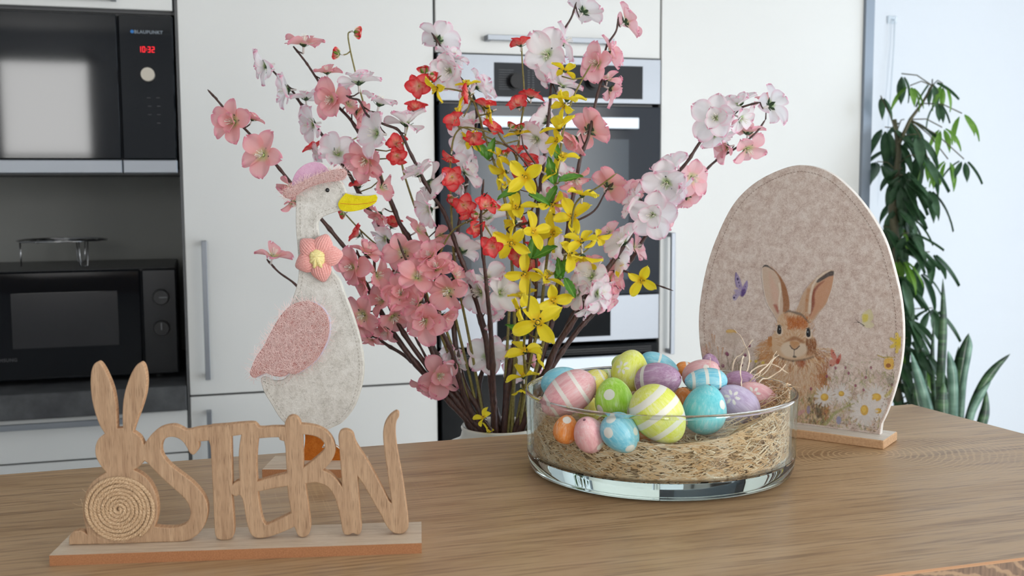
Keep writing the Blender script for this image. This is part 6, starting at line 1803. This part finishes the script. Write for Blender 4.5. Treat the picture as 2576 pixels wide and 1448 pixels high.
for i in range(50):
    y = 300 + 780 * (i / 49) ** .95
    x = 2262 + PR.uniform(-1, 1) * (50 if y < 380 else 76) + (10 if y > 600 else 0)
    z = ZP + PR.uniform(-.10, .06)
    base = at(2258, y + 25, ZP)
    c__ = at(x, y, z); c__.x = max(c__.x, XS1 + .012)
    whorl(c__, 5, .106, PR.random() < .12, base)
for (x, y, b_) in ((2290, 215, 3), (2345, 205, 3), (2372, 210, 3), (2420, 285, 2), (2370, 320, 1), (2385, 400, 1), (2425, 400, 1), (2335, 400, 1), (2268, 185, 3), (2215, 240, 0), (2360, 255, 3)):
    whorl(at(x, y, ZP - .04), 4 if b_ else 3, .072, PR.random() < .65, br2[b_], 1.1)
stem_mb.build('stem', plain('plant_stem', srgb(88, 84, 60), .6), sch, True)
pot_m = plain('pot_white', srgb(205, 205, 200), .4); soil = plain('potting_soil', srgb(50, 38, 30), .95)


def pot(parent, c_, r, h):
    MB().lathe([(.001, 0), (r * .75, 0), (r * .97, h * .95), (r, h), (r * .93, h), (r * .9, h * .85), (.001, h * .85)], (c_.x, c_.y, 0), 40).build('pot', pot_m, parent, True, 50)
    MB().lathe([(.001, h * .87), (r * .9, h * .87), (r * .9, h * .855), (.001, h * .855)], (c_.x, c_.y, 0), 30).build('soil', soil, parent)


pot(sch, pp, .15, .32)
# snake plant
sm = Mat('snake_leaf'); q = sm.xyz(sm.obj())
bands = sm.noise(sm.map(sm.obj(), (1.2, 1.2, 26)), 1.4, 3, .6, .6)
c_ = sm.ramp(bands, [(.38, srgb(28, 50, 34)), (.5, srgb(48, 80, 48)), (.62, srgb(78, 112, 70))])
sm.set(color=c_, rough=.3); sm = sm.m
sl_ = Mat('snake_leaf_pale'); c_ = sl_.ramp(sl_.noise(sl_.map(sl_.obj(), (1.2, 1.2, 20)), 1.4, 3), [(.4, srgb(76, 112, 92)), (.65, srgb(126, 160, 138))]); sl_.set(color=c_, rough=.3); sl_ = sl_.m
ps = at(2400, 1180, 2.9)
snk = thing('snake_plant', 'snake plant with upright banded leaves at the lower right by the wall', 'plant', (ps.x, ps.y, 0))
pot(snk, ps, .13, .36)
for (pts, w_, pale, z) in [([(2372, 700), (2374, 800), (2370, 900), (2366, 1000), (2372, 1180)], 28, 0, 2.9), ([(2350, 796), (2346, 900), (2350, 1000), (2368, 1180)], 15, 0, 2.95), ([(2322, 880), (2318, 930), (2330, 1040), (2360, 1180)], 36, 0, 3.0),
                            ([(2292, 885), (2312, 950), (2336, 1030), (2370, 1180)], 34, 1, 2.82), ([(2375, 962), (2372, 1010), (2374, 1080), (2385, 1180)], 46, 0, 2.78), ([(2385, 882), (2396, 930), (2400, 1000), (2398, 1180)], 34, 1, 2.85),
                            ([(2437, 838), (2424, 890), (2412, 980), (2405, 1180)], 36, 0, 2.92), ([(2438, 842), (2440, 870), (2425, 960), (2412, 1180)], 20, 1, 2.86), ([(2541, 890), (2505, 925), (2470, 975), (2440, 1050), (2412, 1180)], 30, 0, 2.85),
                            ([(2494, 955), (2470, 990), (2445, 1040), (2418, 1180)], 24, 1, 2.8), ([(2482, 982), (2478, 1040), (2455, 1110), (2425, 1180)], 34, 0, 2.88), ([(2300, 960), (2310, 1020), (2340, 1100), (2375, 1180)], 30, 0, 2.92),
                            ([(2412, 870), (2405, 940), (2402, 1040), (2400, 1180)], 26, 0, 3.0), ([(2268, 930), (2290, 1000), (2325, 1080), (2365, 1180)], 26, 0, 3.0)]:
    C_ = catmull(pts, 5); P_ = [at(x, y, z) for x, y in C_]; P_[-1] = P_[-1].lerp(Vector((ps.x, ps.y, P_[-1].z)), .6)
    end = Vector((ps.x + (P_[-1].x - ps.x) * .5, ps.y + (P_[-1].y - ps.y) * .5, .31)); P_.append(end); n = len(P_)
    mb = MB(); hw = w_ * .82 / 2 / F * z
    for i, p_ in enumerate(P_):
        t = i / (n - 1); d = (P_[min(i + 1, n - 1)] - P_[max(i - 1, 0)]).normalized()
        s_ = d.cross(FWD).normalized(); f_ = s_.cross(d)
        h = hw * min(1, (.04 + (t / .35) ** .7)) * (1 - .25 * max(0, t - .6) / .4)
        for (u, k) in ((-1, -.35), (-.5, 0), (0, .12), (.5, 0), (1, -.35), (.5, .28), (0, .4), (-.5, .28)):
            mb.v.append(tuple(p_ + s_ * h * u + f_ * (-h * .8 * k)))
    for i in range(n - 1):
        for k in range(8): k2 = (k + 1) % 8; mb.f.append((i * 8 + k, i * 8 + k2, i * 8 + 8 + k2, i * 8 + 8 + k)); mb.m.append(0)
    mb.build('leaf', sl_ if pale else sm, snk, True)
# cord hanging from a little hook on the wall
hk = on(2243, 50, (0, Y1, 0), Vector((0, 1, 0))); hk.y = Y1
cord = thing('hanging_cord', 'thin clear cord on a small transparent hook on the white wall above the plant', 'cord', hk)
cl_ = plain('clear_plastic', srgb(214, 222, 228), .15, coat=.5)
MB().box((hk.x - .02, Y1 - .006, hk.z - .014), (hk.x + .02, Y1 + .0, hk.z + .014), 0, .003).tube([(hk.x, Y1 - .004, hk.z), (hk.x, Y1 - .02, hk.z - .004), (hk.x, Y1 - .022, hk.z + .008)], .003, 8).build('hook', cl_, cord, True, 40)
e_ = on(2234, 330, (0, Y1 - .03, 0), Vector((0, 1, 0)))
MB().tube([(hk.x, Y1 - .018, hk.z), (hk.x - .002, Y1 - .02, hk.z - .1), (e_.x, Y1 - .03, e_.z), (e_.x - .01, Y1 - .06, e_.z - .25)], .0022, 8).build('cord', cl_, cord, True)
